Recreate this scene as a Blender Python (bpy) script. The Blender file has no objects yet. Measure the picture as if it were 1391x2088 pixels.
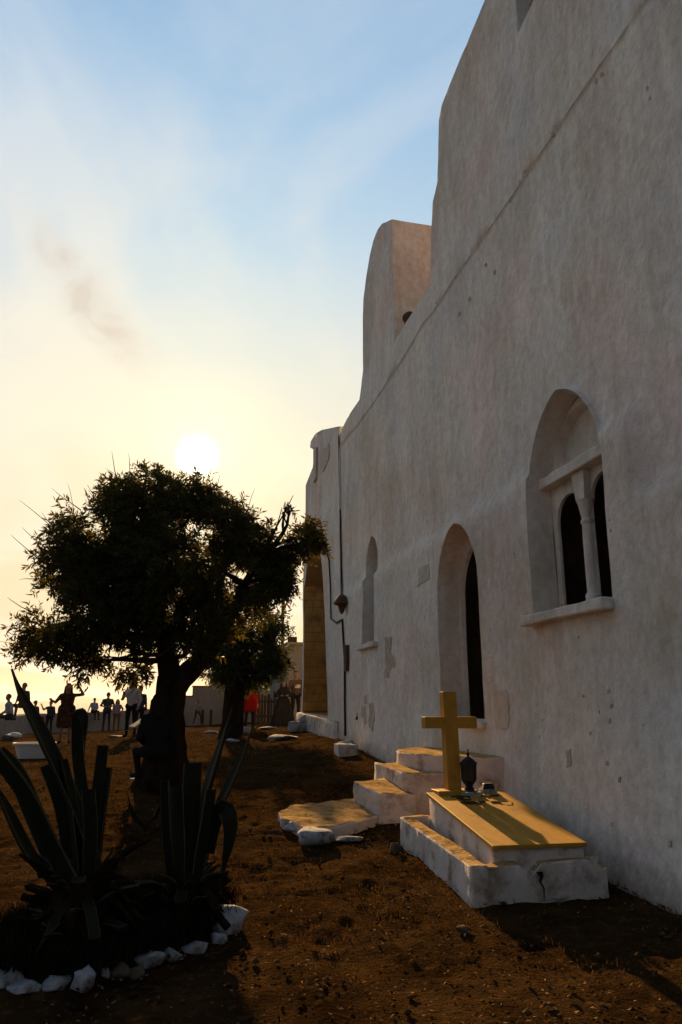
import bpy, bmesh, math, random
import numpy as np
from mathutils import Vector, Matrix
from mathutils.geometry import delaunay_2d_cdt

scene = bpy.context.scene
col = scene.collection
random.seed(7)
RAD = math.radians

# ------------------------------------------------------------------ camera, sky, sun, exposure
CX, CY, F = 695.5, 1044.0, 1507.0            # the photograph is 1391 x 2088
P = math.atan(396 / 1507); A = RAD(13.2); H = 1.65; D = 4.2
cp, sp, ca, sa = math.cos(P), math.sin(P), math.cos(A), math.sin(A)

cam_d = bpy.data.cameras.new('camera'); cam = bpy.data.objects.new('camera', cam_d); col.objects.link(cam)
cam_d.sensor_fit = 'VERTICAL'; cam_d.sensor_height = 36.0; cam_d.lens = 36.0 * F / 2088.0
cam_d.clip_start = 0.05; cam_d.clip_end = 120000
cam.location = (0, 0, H)
cam.rotation_euler = (math.pi / 2 + P, 0, -A)
scene.camera = cam

SUN = Vector((41.44, 1457.6, 493.25)).normalized()
SUN_EL = math.asin(SUN.z); SUN_AZ = math.atan2(SUN.x, SUN.y)
sun_d = bpy.data.lights.new('sun', 'SUN'); sun = bpy.data.objects.new('sun', sun_d); col.objects.link(sun)
sun_d.energy = 5.0; sun_d.angle = RAD(0.6); sun_d.color = (1.0, 0.62, 0.26)
sun.rotation_euler = (-SUN).to_track_quat('-Z', 'Y').to_euler()
sun.location = (0, 60, 40)

scene.view_settings.view_transform = 'Standard'
scene.view_settings.look = 'None'
scene.view_settings.gamma = 1.0
scene.view_settings.use_curve_mapping = False
scene.view_settings.exposure = 1.25

def build_world():
    w = bpy.data.worlds.new('World'); scene.world = w; w.use_nodes = True
    nt = w.node_tree; nt.nodes.clear()
    N = nt.nodes.new; L = nt.links.new
    def math_(op, a, b=None, clamp=False):
        n = N('ShaderNodeMath'); n.operation = op; n.use_clamp = clamp
        for i, v in enumerate((a, b)):
            if v is None: continue
            if isinstance(v, (int, float)): n.inputs[i].default_value = v
            else: L(v, n.inputs[i])
        return n.outputs[0]
    def mix(f, a, b, mode='MIX'):
        n = N('ShaderNodeMix'); n.data_type = 'RGBA'; n.blend_type = mode
        for s, v in ((n.inputs[0], f), (n.inputs[6], a), (n.inputs[7], b)):
            if isinstance(v, (int, float)): s.default_value = v
            elif isinstance(v, tuple): s.default_value = (*v, 1)
            else: L(v, s)
        return n.outputs[2]
    def ramp(v, stops):
        n = N('ShaderNodeValToRGB'); L(v, n.inputs[0]); e = n.color_ramp.elements
        while len(e) > 1: e.remove(e[-1])
        for i, (p, c) in enumerate(stops):
            k = e[0] if i == 0 else e.new(p)
            k.position = p; k.color = (*c, 1) if isinstance(c, tuple) else (c, c, c, 1)
        return n.outputs[0]
    tc = N('ShaderNodeTexCoord').outputs['Generated']
    sky = N('ShaderNodeTexSky'); sky.sky_type = 'NISHITA'; sky.sun_disc = False
    sky.sun_elevation = SUN_EL; sky.sun_rotation = SUN_AZ
    sky.air_density = 1.3; sky.dust_density = 0.7; sky.ozone_density = 2.0; sky.altitude = 100
    # angle to the sun
    dt = N('ShaderNodeVectorMath'); dt.operation = 'DOT_PRODUCT'; L(tc, dt.inputs[0]); dt.inputs[1].default_value = SUN
    ang = math_('ARCCOSINE', math_('MINIMUM', dt.outputs['Value'], 0.9999999))      # radians
    # soft shoulder so that the bright side of the sky keeps its colour
    sc = N('ShaderNodeVectorMath'); sc.operation = 'SCALE'; L(sky.outputs[0], sc.inputs[0]); sc.inputs['Scale'].default_value = SKY_K
    sep = N('ShaderNodeSeparateColor'); L(sc.outputs[0], sep.inputs[0])
    com = N('ShaderNodeCombineColor')
    for i, lim in enumerate((0.47, 0.92, 1.34)):
        x = sep.outputs[i]
        L(math_('DIVIDE', x, math_('ADD', 1.0, math_('DIVIDE', x, lim))), com.inputs[i])
    # hazy air scatters forward: the sky dims away from the sun
    ph = ramp(math_('DIVIDE', ang, math.pi), [(0.0, 1.0), (0.22, 0.95), (0.36, 0.55), (0.55, 0.34), (1.0, 0.28)])
    base = mix(1.0, com.outputs[0], ph, 'MULTIPLY')
    # thin high cloud, wind-drawn
    sx = N('ShaderNodeSeparateXYZ'); L(tc, sx.inputs[0])
    zc = math_('MAXIMUM', math_('ADD', sx.outputs[2], 0.12), 0.02)
    cb = N('ShaderNodeCombineXYZ'); L(math_('DIVIDE', sx.outputs[0], zc), cb.inputs[0]); L(math_('DIVIDE', sx.outputs[1], zc), cb.inputs[1])
    mp = N('ShaderNodeMapping'); L(cb.outputs[0], mp.inputs[0]); mp.inputs['Rotation'].default_value = (0, 0, RAD(28)); mp.inputs['Scale'].default_value = (0.95, 0.55, 1); mp.inputs['Location'].default_value = (2.4, 1.7, 0)
    nz = N('ShaderNodeTexNoise'); L(mp.outputs[0], nz.inputs[0]); nz.inputs['Scale'].default_value = 1.9; nz.inputs['Detail'].default_value = 7; nz.inputs['Roughness'].default_value = 0.52; nz.inputs['Distortion'].default_value = 0.5
    cm = ramp(nz.outputs[0], [(0.44, 0.0), (0.62, 1.0)])
    lowf = ramp(sx.outputs[2], [(0.0, 1.0), (0.62, 0.5), (1.0, 0.35)])
    cf = math_('MULTIPLY', cm, lowf)
    # colour of the sunlit veil: warm towards the sun and horizon
    warm = ramp(math_('DIVIDE', ang, math.pi), [(0.0, (1.0, 0.85, 0.52)), (0.07, (0.96, 0.82, 0.57)), (0.13, (0.85, 0.77, 0.63)), (0.20, (0.62, 0.72, 0.82)), (0.33, (0.32, 0.35, 0.39)), (0.5, (0.15, 0.17, 0.20)), (1.0, (0.10, 0.12, 0.15))])
    cw = ramp(math_('DIVIDE', ang, math.pi), [(0.0, (1.0, 0.90, 0.66)), (0.10, (0.98, 0.88, 0.72)), (0.20, (0.86, 0.86, 0.89)), (0.33, (0.45, 0.47, 0.52)), (0.5, (0.20, 0.22, 0.26)), (1.0, (0.13, 0.15, 0.19))])
    c1 = base
    # horizon haze veil
    hz = ramp(sx.outputs[2], [(0.0, 1.0), (0.30, 0.95), (0.45, 0.66), (0.60, 0.20), (0.72, 0.02), (0.9, 0.0)])
    hs = ramp(math_('DIVIDE', ang, math.pi), [(0.0, 1.0), (0.22, 0.9), (0.5, 0.6), (1.0, 0.5)])
    low = ramp(sx.outputs[2], [(0.0, (1.0, 0.80, 0.50)), (0.10, (1.0, 0.88, 0.64)), (0.33, (1.0, 1.0, 1.0))])
    warm2 = mix(1.0, warm, low, 'MULTIPLY')
    c2 = mix(math_('MULTIPLY', math_('MULTIPLY', hz, hs), 0.95), c1, warm2)
    c2 = mix(math_('MULTIPLY', cf, 0.80), c2, cw)
    # one smoke-grey cloud drifting left above the sun
    def dotc(v):
        n = N('ShaderNodeVectorMath'); n.operation = 'DOT_PRODUCT'; L(tc, n.inputs[0]); n.inputs[1].default_value = v; return n.outputs['Value']
    cdir = Vector(ray(195, 620)).normalized(); cend = Vector(ray(330, 790)).normalized(); e1 = (cend - cdir * cend.dot(cdir)).normalized(); e2 = cdir.cross(e1)
    q1 = math_('DIVIDE', dotc(e1), 0.085); q2 = math_('DIVIDE', dotc(e2), 0.022)
    n2 = N('ShaderNodeTexNoise'); L(tc, n2.inputs[0]); n2.inputs['Scale'].default_value = 14; n2.inputs['Detail'].default_value = 6; n2.inputs['Distortion'].default_value = 0.6
    rr = math_('ADD', math_('ADD', math_('MULTIPLY', q1, q1), math_('MULTIPLY', q2, q2)), math_('MULTIPLY', math_('SUBTRACT', n2.outputs[0], 0.5), 7.0))
    front = ramp(dt.outputs['Value'], [(0.5, 0.0), (0.8, 1.0)])
    cl_m = math_('MULTIPLY', math_('EXPONENT', math_('MULTIPLY', math_('MAXIMUM', rr, 0.0), -1.0)), front)
    c2 = mix(math_('MULTIPLY', cl_m, 0.62), c2, (0.64, 0.54, 0.46))
    # aureole and disc
    g1 = math_('MULTIPLY', math_('EXPONENT', math_('MULTIPLY', ang, -9.0)), 0.08)
    g2 = math_('MULTIPLY', math_('EXPONENT', math_('MULTIPLY', ang, -26.0)), 0.75)
    disc = math_('MULTIPLY', ramp(ang, [(0.017, 1.0), (0.028, 0.0)]), 4.0)
    def tint(v, c):
        n = N('ShaderNodeVectorMath'); n.operation = 'SCALE'; n.inputs[0].default_value = c; L(v, n.inputs['Scale']); return n.outputs[0]
    def add(a, b):
        n = N('ShaderNodeVectorMath'); n.operation = 'ADD'; L(a, n.inputs[0]); L(b, n.inputs[1]); return n.outputs[0]
    s = add(add(add(c2, tint(g1, (1.0, 0.72, 0.30))), tint(g2, (1.0, 0.80, 0.40))), tint(disc, (1.0, 0.97, 0.85)))
    # back to the scale of the physical sky, background strength stays in its usual range
    up = N('ShaderNodeVectorMath'); up.operation = 'SCALE'; L(s, up.inputs[0]); up.inputs['Scale'].default_value = SKY_GAIN / BG
    bg = N('ShaderNodeBackground'); L(up.outputs[0], bg.inputs[0]); bg.inputs[1].default_value = BG
    out = N('ShaderNodeOutputWorld'); L(bg.outputs[0], out.inputs[0])
SKY_K = 0.40; BG = 0.1; SKY_GAIN = 0.445
def ray(px, py):                               # direction of a pixel of the photograph
    r = px - CX; u = CY - py; f = F * cp - u * sp; w = F * sp + u * cp
    return (r * ca + f * sa, -r * sa + f * ca, w)
build_world()

# ------------------------------------------------------------------ pixel -> place helpers (direction from the photo, distance from what a thing touches)
def onx(px, py, x=D):
    d = ray(px, py); t = x / d[0]; return (d[1] * t, H + d[2] * t)      # (y, z) on a wall plane
def aty(px, py, y):
    d = ray(px, py); t = y / d[1]; return Vector((d[0] * t, y, H + d[2] * t))
def atz(px, py, z):
    d = ray(px, py); t = (z - H) / d[2]; return Vector((d[0] * t, d[1] * t, z))

# ------------------------------------------------------------------ numpy noise
def _h(ix, iy, s):
    n = (ix.astype(np.int64) * 374761393 + iy.astype(np.int64) * 668265263 + s * 982451653) & 0xffffffff
    n = ((n ^ (n >> 13)) * 1274126177) & 0xffffffff
    return ((n ^ (n >> 16)) & 0xffffff) / float(0xffffff)
def vn(x, y, s=0):
    x = np.asarray(x, float); y = np.asarray(y, float)
    ix = np.floor(x); iy = np.floor(y); fx = x - ix; fy = y - iy
    fx = fx * fx * (3 - 2 * fx); fy = fy * fy * (3 - 2 * fy)
    a = _h(ix, iy, s); b = _h(ix + 1, iy, s); c = _h(ix, iy + 1, s); d = _h(ix + 1, iy + 1, s)
    return (a + (b - a) * fx) * (1 - fy) + (c + (d - c) * fx) * fy - 0.5
def fbm(x, y, s=0, o=4):
    t = 0; a = 1.0; k = 1.0
    for i in range(o):
        t = t + a * vn(np.asarray(x) * k, np.asarray(y) * k, s + i * 17); a *= 0.5; k *= 2.03
    return t
def sm(t):
    t = np.clip(t, 0, 1); return t * t * (3 - 2 * t)

def g0(x, y):                                  # smooth lie of the land
    x = np.asarray(x, float); y = np.asarray(y, float)
    ys = [-60, 0, 4, 6.25, 8.3, 9.3, 12, 16, 23, 30, 38, 46]
    zs = [-1.2, -.12, -.02, .08, .22, .34, .50, .56, .56, .52, .44, .40]
    z = np.interp(y, ys, zs)
    z = z + 0.32 * sm((x - 1.5) / 2.7) * sm((y - 11) / 8)
    z = z + 0.30 * sm((x + 5) / 7) * sm((y - 15) / 11) * (1 - sm((x - 1.5) / 2.7) * 0.6)
    r = np.maximum(np.maximum(y - 44, -x - 11 - 0.25 * np.maximum(0, -y)), np.maximum(x - 60, -y - 50))
    z = z - 175 * sm(np.maximum(r, 0) / 900.0) - 0.25 * np.clip(r, 0, 60)
    return z
def gz(x, y): return float(g0(x, y))
def ong(px, py):                               # where a pixel's ray meets the ground
    d = ray(px, py); lo, hi = 0.5, 80.0
    t0 = None
    for k in range(1600):
        y = 0.5 + k * 0.05; t = y / d[1]
        if H + d[2] * t <= gz(d[0] * t, y): t0 = y; break
    y = t0 or 60.0; t = y / d[1]
    return Vector((d[0] * t, y, gz(d[0] * t, y)))

# ------------------------------------------------------------------ materials
MATS = {}
def mat(name, c1, c2=None, scale=4.0, rough=0.9, bump=0.0, bscale=30.0, detail=6, stretch=(1, 1, 1), spec=0.2, c3=None, s3=1.0, t3=(0.55, 0.7), bdist=0.02, trans=None, metal=0.0):
    m = bpy.data.materials.new(name); m.use_nodes = True; MATS[name] = m
    nt = m.node_tree; b = nt.nodes['Principled BSDF']; N = nt.nodes.new; L = nt.links.new
    b.inputs['Roughness'].default_value = rough; b.inputs['Specular IOR Level'].default_value = spec; b.inputs['Metallic'].default_value = metal
    tc = N('ShaderNodeTexCoord'); mp = N('ShaderNodeMapping'); mp.inputs['Scale'].default_value = stretch
    L(tc.outputs['Object'], mp.inputs[0])
    n = N('ShaderNodeTexNoise'); n.inputs['Scale'].default_value = scale; n.inputs['Detail'].default_value = detail; n.inputs['Roughness'].default_value = 0.62
    L(mp.outputs[0], n.inputs[0])
    r = N('ShaderNodeValToRGB'); r.color_ramp.elements[0].position = 0.32; r.color_ramp.elements[1].position = 0.68
    r.color_ramp.elements[0].color = (*c1, 1); r.color_ramp.elements[1].color = (*(c2 or c1), 1)
    L(n.outputs[0], r.inputs[0]); out = r.outputs[0]
    if c3:
        n3 = N('ShaderNodeTexNoise'); n3.inputs['Scale'].default_value = s3; n3.inputs['Detail'].default_value = 5; n3.inputs['Roughness'].default_value = 0.65
        L(mp.outputs[0], n3.inputs[0])
        r3 = N('ShaderNodeValToRGB'); r3.color_ramp.elements[0].position = t3[0]; r3.color_ramp.elements[1].position = t3[1]
        L(n3.outputs[0], r3.inputs[0])
        mx = N('ShaderNodeMix'); mx.data_type = 'RGBA'; L(r3.outputs[0], mx.inputs[0]); L(out, mx.inputs[6]); mx.inputs[7].default_value = (*c3, 1); out = mx.outputs[2]
    L(out, b.inputs['Base Color'])
    if bump:
        nb = N('ShaderNodeTexNoise'); nb.inputs['Scale'].default_value = bscale; nb.inputs['Detail'].default_value = 8; nb.inputs['Roughness'].default_value = 0.6
        L(mp.outputs[0], nb.inputs[0])
        bp = N('ShaderNodeBump'); bp.inputs['Strength'].default_value = bump; bp.inputs['Distance'].default_value = bdist
        L(nb.outputs[0], bp.inputs['Height']); L(bp.outputs[0], b.inputs['Normal'])
    if trans:
        tr = N('ShaderNodeBsdfTranslucent'); tr.inputs[0].default_value = (*trans[0], 1)
        ms = N('ShaderNodeMixShader'); ms.inputs[0].default_value = trans[1]
        L(b.outputs[0], ms.inputs[1]); L(tr.outputs[0], ms.inputs[2]); L(ms.outputs[0], nt.nodes['Material Output'].inputs[0])
    return m

WW = (0.40, 0.355, 0.31)
def wall_material():
    m = mat('weathered_whitewash', (0.63, 0.57, 0.53), (0.79, 0.75, 0.72), scale=0.9, rough=0.95, detail=9, stretch=(1, 1, 0.6), c3=(0.50, 0.425, 0.33), s3=0.6, t3=(0.50, 0.78))
    nt = m.node_tree; N = nt.nodes.new; L = nt.links.new; b = nt.nodes['Principled BSDF']
    tc = N('ShaderNodeTexCoord')
    # trowel lumps + drips + small pits, as fine relief
    n1 = N('ShaderNodeTexNoise'); n1.inputs['Scale'].default_value = 5.0; n1.inputs['Detail'].default_value = 8; n1.inputs['Roughness'].default_value = 0.62
    mp = N('ShaderNodeMapping'); mp.inputs['Scale'].default_value = (1, 1.0, 0.75); L(tc.outputs['Object'], mp.inputs[0]); L(mp.outputs[0], n1.inputs[0])
    vo = N('ShaderNodeTexVoronoi'); vo.inputs['Scale'].default_value = 6.0; vo.inputs['Randomness'].default_value = 1.0
    mq = N('ShaderNodeMapping'); mq.inputs['Scale'].default_value = (1, 1.3, 0.7); L(tc.outputs['Object'], mq.inputs[0]); L(mq.outputs[0], vo.inputs[0])
    pr = N('ShaderNodeValToRGB'); pr.color_ramp.elements[0].position = 0.03; pr.color_ramp.elements[1].position = 0.10; L(vo.outputs['Distance'], pr.inputs[0])
    # only some cells carry a pit
    vc = N('ShaderNodeSeparateColor'); L(vo.outputs['Color'], vc.inputs[0])
    gt = N('ShaderNodeMath'); gt.operation = 'GREATER_THAN'; L(vc.outputs[0], gt.inputs[0]); gt.inputs[1].default_value = 0.10
    mx = N('ShaderNodeMath'); mx.operation = 'MAXIMUM'; L(gt.outputs[0], mx.inputs[0]); L(pr.outputs[0], mx.inputs[1])
    b1 = N('ShaderNodeBump'); b1.inputs['Strength'].default_value = 0.75; b1.inputs['Distance'].default_value = 0.05; L(n1.outputs[0], b1.inputs['Height'])
    b2 = N('ShaderNodeBump'); b2.inputs['Strength'].default_value = 0.8; b2.inputs['Distance'].default_value = 0.03; b2.invert = False
    L(mx.outputs[0], b2.inputs['Height']); L(b1.outputs[0], b2.inputs['Normal']); L(b2.outputs[0], b.inputs['Normal'])
    # pits coloured dark in place of relief shading the bump barely gives
    src = b.inputs['Base Color'].links[0].from_socket
    md = N('ShaderNodeMix'); md.data_type = 'RGBA'; L(mx.outputs[0], md.inputs[0]); md.inputs[6].default_value = (0.10, 0.075, 0.055, 1); L(src, md.inputs[7])
    # vertical rain streaks
    ns = N('ShaderNodeTexNoise'); ns.inputs['Scale'].default_value = 3.0; ns.inputs['Detail'].default_value = 6
    ms = N('ShaderNodeMapping'); ms.inputs['Scale'].default_value = (2.2, 2.2, 0.28); L(tc.outputs['Object'], ms.inputs[0]); L(ms.outputs[0], ns.inputs[0])
    rs = N('ShaderNodeValToRGB'); rs.color_ramp.elements[0].position = 0.36; rs.color_ramp.elements[1].position = 0.66
    rs.color_ramp.elements[0].color = (0.93, 0.92, 0.90, 1); rs.color_ramp.elements[1].color = (1.03, 1.025, 1.02, 1); L(ns.outputs[0], rs.inputs[0])
    mm = N('ShaderNodeMix'); mm.data_type = 'RGBA'; mm.blend_type = 'MULTIPLY'; mm.inputs[0].default_value = 1.0; L(md.outputs[2], mm.inputs[6]); L(rs.outputs[0], mm.inputs[7])
    nf = N('ShaderNodeTexNoise'); nf.inputs['Scale'].default_value = 9.0; nf.inputs['Detail'].default_value = 9; nf.inputs['Roughness'].default_value = 0.7  # mottled tone: colour contrast in place of faint relief shading
    mf = N('ShaderNodeMapping'); mf.inputs['Scale'].default_value = (1, 1.1, 0.8); L(tc.outputs['Object'], mf.inputs[0]); L(mf.outputs[0], nf.inputs[0])
    rf = N('ShaderNodeValToRGB'); rf.color_ramp.elements[0].position = 0.36; rf.color_ramp.elements[1].position = 0.60
    rf.color_ramp.elements[0].color = (0.85, 0.83, 0.81, 1); rf.color_ramp.elements[1].color = (1.05, 1.05, 1.05, 1); L(nf.outputs[0], rf.inputs[0])
    m5 = N('ShaderNodeMix'); m5.data_type = 'RGBA'; m5.blend_type = 'MULTIPLY'; m5.inputs[0].default_value = 1.0; L(mm.outputs[2], m5.inputs[6]); L(rf.outputs[0], m5.inputs[7])
    nh = N('ShaderNodeTexNoise'); nh.inputs['Scale'].default_value = 0.55; nh.inputs['Detail'].default_value = 4; L(tc.outputs['Object'], nh.inputs[0])
    rh = N('ShaderNodeValToRGB'); L(nh.outputs[0], rh.inputs[0]); eh = rh.color_ramp.elements; eh[0].position = 0.36; eh[0].color = (1.06, 0.97, 0.95, 1); eh[1].position = 0.64; eh[1].color = (0.93, 0.97, 0.99, 1)
    eh.new(0.5).color = (1.0, 1.0, 0.95, 1)
    m6 = N('ShaderNodeMix'); m6.data_type = 'RGBA'; m6.blend_type = 'MULTIPLY'; m6.inputs[0].default_value = 1.0; L(m5.outputs[2], m6.inputs[6]); L(rh.outputs[0], m6.inputs[7])
    # earth splashed up along the foot of the wall
    sx = N('ShaderNodeSeparateXYZ'); L(tc.outputs['Object'], sx.inputs[0])
    def mth(op, a, c):
        n = N('ShaderNodeMath'); n.operation = op
        for i, v in enumerate((a, c)):
            if isinstance(v, (int, float)): n.inputs[i].default_value = v
            else: L(v, n.inputs[i])
        return n.outputs[0]
    hh = mth('SUBTRACT', sx.outputs[2], mth('MULTIPLY', mth('SUBTRACT', sx.outputs[1], 5.8), 0.066))
    nn = N('ShaderNodeTexNoise'); nn.inputs['Scale'].default_value = 2.6; nn.inputs['Detail'].default_value = 8; nn.inputs['Roughness'].default_value = 0.7; L(tc.outputs['Object'], nn.inputs[0])
    hv = mth('ADD', hh, mth('MULTIPLY', mth('SUBTRACT', nn.outputs[0], 0.5), 1.1))
    rr = N('ShaderNodeValToRGB'); L(hv, rr.inputs[0]); rr.color_ramp.elements[0].position = 0.02; rr.color_ramp.elements[0].color = (0.75, 0.75, 0.75, 1); rr.color_ramp.elements[1].position = 0.42; rr.color_ramp.elements[1].color = (0, 0, 0, 1)
    m7 = N('ShaderNodeMix'); m7.data_type = 'RGBA'; L(rr.outputs[0], m7.inputs[0]); L(m6.outputs[2], m7.inputs[6]); m7.inputs[7].default_value = (0.24, 0.165, 0.105, 1)
    L(m7.outputs[2], b.inputs['Base Color'])
    return m
wall_material()
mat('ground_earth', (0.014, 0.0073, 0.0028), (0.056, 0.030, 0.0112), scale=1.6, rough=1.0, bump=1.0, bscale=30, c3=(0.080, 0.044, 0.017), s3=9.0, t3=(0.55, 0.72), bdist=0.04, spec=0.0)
mat('bed_soil', (0.012, 0.008, 0.0045), (0.028, 0.018, 0.009), scale=8, rough=1.0, bump=0.9, bscale=30, spec=0.0)
mat('gravel_mix', (0.03, 0.014, 0.005), (0.12, 0.07, 0.03), scale=1.7, rough=0.95, detail=2, spec=0.0)
mat('dry_grass_blade', (0.035, 0.018, 0.006), (0.08, 0.042, 0.014), scale=3, rough=0.8, trans=((0.09, 0.045, 0.012), 0.3), spec=0.0)
mat('white_stone', (0.25, 0.26, 0.28), (0.43, 0.435, 0.45), scale=9, rough=0.95, bump=0.7, bscale=25, c3=(0.13, 0.095, 0.065), s3=7, t3=(0.50, 0.66))
mat('bare_stone', (0.08, 0.06, 0.045), (0.15, 0.115, 0.085), scale=6, rough=0.95, bump=0.5, bscale=20, spec=0.0)
mat('plaster_white', (0.52, 0.46, 0.42), (0.66, 0.60, 0.56), scale=3, rough=0.95, bump=0.5, bscale=18, c3=(0.22, 0.155, 0.10), s3=4.2, t3=(0.50, 0.72), detail=9, spec=0.0)
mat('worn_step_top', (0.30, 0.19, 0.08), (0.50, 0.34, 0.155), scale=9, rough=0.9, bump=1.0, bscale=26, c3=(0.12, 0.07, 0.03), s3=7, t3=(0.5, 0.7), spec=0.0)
mat('ochre_marble', (0.36, 0.185, 0.024), (0.48, 0.26, 0.042), scale=4.5, rough=0.55, bump=0.08, bscale=50, detail=10, spec=0.12, stretch=(2.2, 1, 1), c3=(0.24, 0.12, 0.022), s3=3.0, t3=(0.56, 0.74))
mat('dark_metal', (0.010, 0.011, 0.012), (0.022, 0.024, 0.023), scale=12, rough=0.6, spec=0.2)
mat('lantern_glass', (0.03, 0.026, 0.016), (0.055, 0.048, 0.03), scale=5, rough=0.2, spec=0.3)
mat('letter_metal', (0.05, 0.035, 0.02), None, rough=0.5)
mat('bark', (0.014, 0.010, 0.007), (0.034, 0.024, 0.016), scale=6, rough=1.0, bump=1.0, bscale=14, stretch=(1, 1, 0.3), bdist=0.05, spec=0.0)
mat('leaf_green', (0.018, 0.024, 0.008), (0.038, 0.046, 0.015), scale=1.5, rough=0.6, trans=((0.28, 0.20, 0.025), 0.14), spec=0.04)
mat('leaf_dark', (0.018, 0.025, 0.009), (0.034, 0.042, 0.014), scale=1.5, rough=0.6, trans=((0.10, 0.11, 0.02), 0.25), spec=0.04)
mat('agave_leaf', (0.011, 0.0125, 0.0075), (0.024, 0.026, 0.015), scale=4, rough=0.6, bump=0.15, bscale=20, c3=(0.034, 0.024, 0.013), s3=2.5, t3=(0.56, 0.72), stretch=(1, 1, 0.5), spec=0.04)
mat('agave_margin', (0.08, 0.07, 0.03), (0.12, 0.10, 0.045), scale=6, rough=0.6, spec=0.0)
mat('agave_dry', (0.013, 0.009, 0.006), (0.03, 0.02, 0.012), scale=5, rough=0.95, bump=0.5, bscale=20, spec=0.0)
mat('grey_wall', (0.17, 0.155, 0.14), (0.24, 0.22, 0.20), scale=1.2, rough=0.95, bump=0.4, bscale=8, spec=0.0)
mat('red_coping', (0.30, 0.06, 0.05), (0.36, 0.08, 0.06), scale=4, rough=0.8)
mat('raw_stone', (0.56, 0.31, 0.085), (0.74, 0.45, 0.15), scale=4, rough=0.95, bump=0.7, bscale=14, c3=(0.26, 0.14, 0.05), s3=2, t3=(0.5, 0.7), spec=0.0)
mat('stone_mortar', (0.36, 0.20, 0.08), (0.46, 0.28, 0.11), scale=6, rough=1.0, bump=0.5, bscale=30, spec=0.0)
mat('fence_wood', (0.035, 0.022, 0.014), (0.07, 0.045, 0.028), scale=4, rough=0.9, stretch=(2, 2, 0.2), spec=0.0)
mat('cable_black', (0.02, 0.018, 0.016), None, rough=0.7)
mat('rust_iron', (0.07, 0.035, 0.018), (0.12, 0.06, 0.03), scale=10, rough=0.9)
mat('white_plastic', (0.62, 0.62, 0.63), None, rough=0.5)
mat('hill_scrub', (0.10, 0.095, 0.07), (0.16, 0.14, 0.10), scale=0.002, rough=1.0)
mat('sea_water', (0.02, 0.035, 0.05), None, rough=0.35, spec=0.5)
mat('plaster_scar', (0.36, 0.275, 0.20), (0.54, 0.45, 0.37), scale=9, rough=1.0, bump=0.6, bscale=30)
mat('plaster_patch', (0.46, 0.39, 0.32), (0.58, 0.51, 0.44), scale=6, rough=1.0, bump=0.6, bscale=20)
mat('water_blue_lime', (0.25, 0.33, 0.45), (0.32, 0.40, 0.5), scale=4, rough=0.9)

# ------------------------------------------------------------------ mesh helpers
def link(o, parent=None):
    col.objects.link(o)
    if parent is not None: o.parent = parent
    return o
def mesh_obj(name, verts, faces, m, parent=None, smooth=False):
    me = bpy.data.meshes.new(name); me.from_pydata([tuple(v) for v in verts], [], faces)
    for x in (m if isinstance(m, (list, tuple)) else [m]): me.materials.append(MATS[x])
    if smooth: me.shade_smooth()
    me.update()
    o = bpy.data.objects.new(name, me); return link(o, parent)
def np_mesh(name, V, Fq, m, parent=None, smooth=False):
    """V (n,3), Fq (k,3) or (k,4) arrays"""
    me = bpy.data.meshes.new(name); V = np.asarray(V, np.float32); Fq = np.asarray(Fq, np.int32)
    k, s = Fq.shape
    me.vertices.add(len(V)); me.vertices.foreach_set('co', V.ravel())
    me.loops.add(k * s); me.loops.foreach_set('vertex_index', Fq.ravel())
    me.polygons.add(k); me.polygons.foreach_set('loop_start', np.arange(k, dtype=np.int32) * s)
    me.polygons.foreach_set('loop_total', np.full(k, s, np.int32))
    me.update(calc_edges=True); me.validate()
    me.materials.append(MATS[m])
    if smooth: me.shade_smooth()
    o = bpy.data.objects.new(name, me); return link(o, parent)
def empty(name, loc=(0, 0, 0)):
    o = bpy.data.objects.new(name, None); o.location = loc; o.empty_display_size = 0.2; return link(o)
def tag(o, label, cat, group=None):
    o['label'] = label; o['category'] = cat
    if group: o['group'] = group
    return o
def structure(o): o['kind'] = 'structure'; return o
def stuff(o, label=None, cat=None):
    o['kind'] = 'stuff'
    if label: o['label'] = label; o['category'] = cat
    return o

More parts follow.
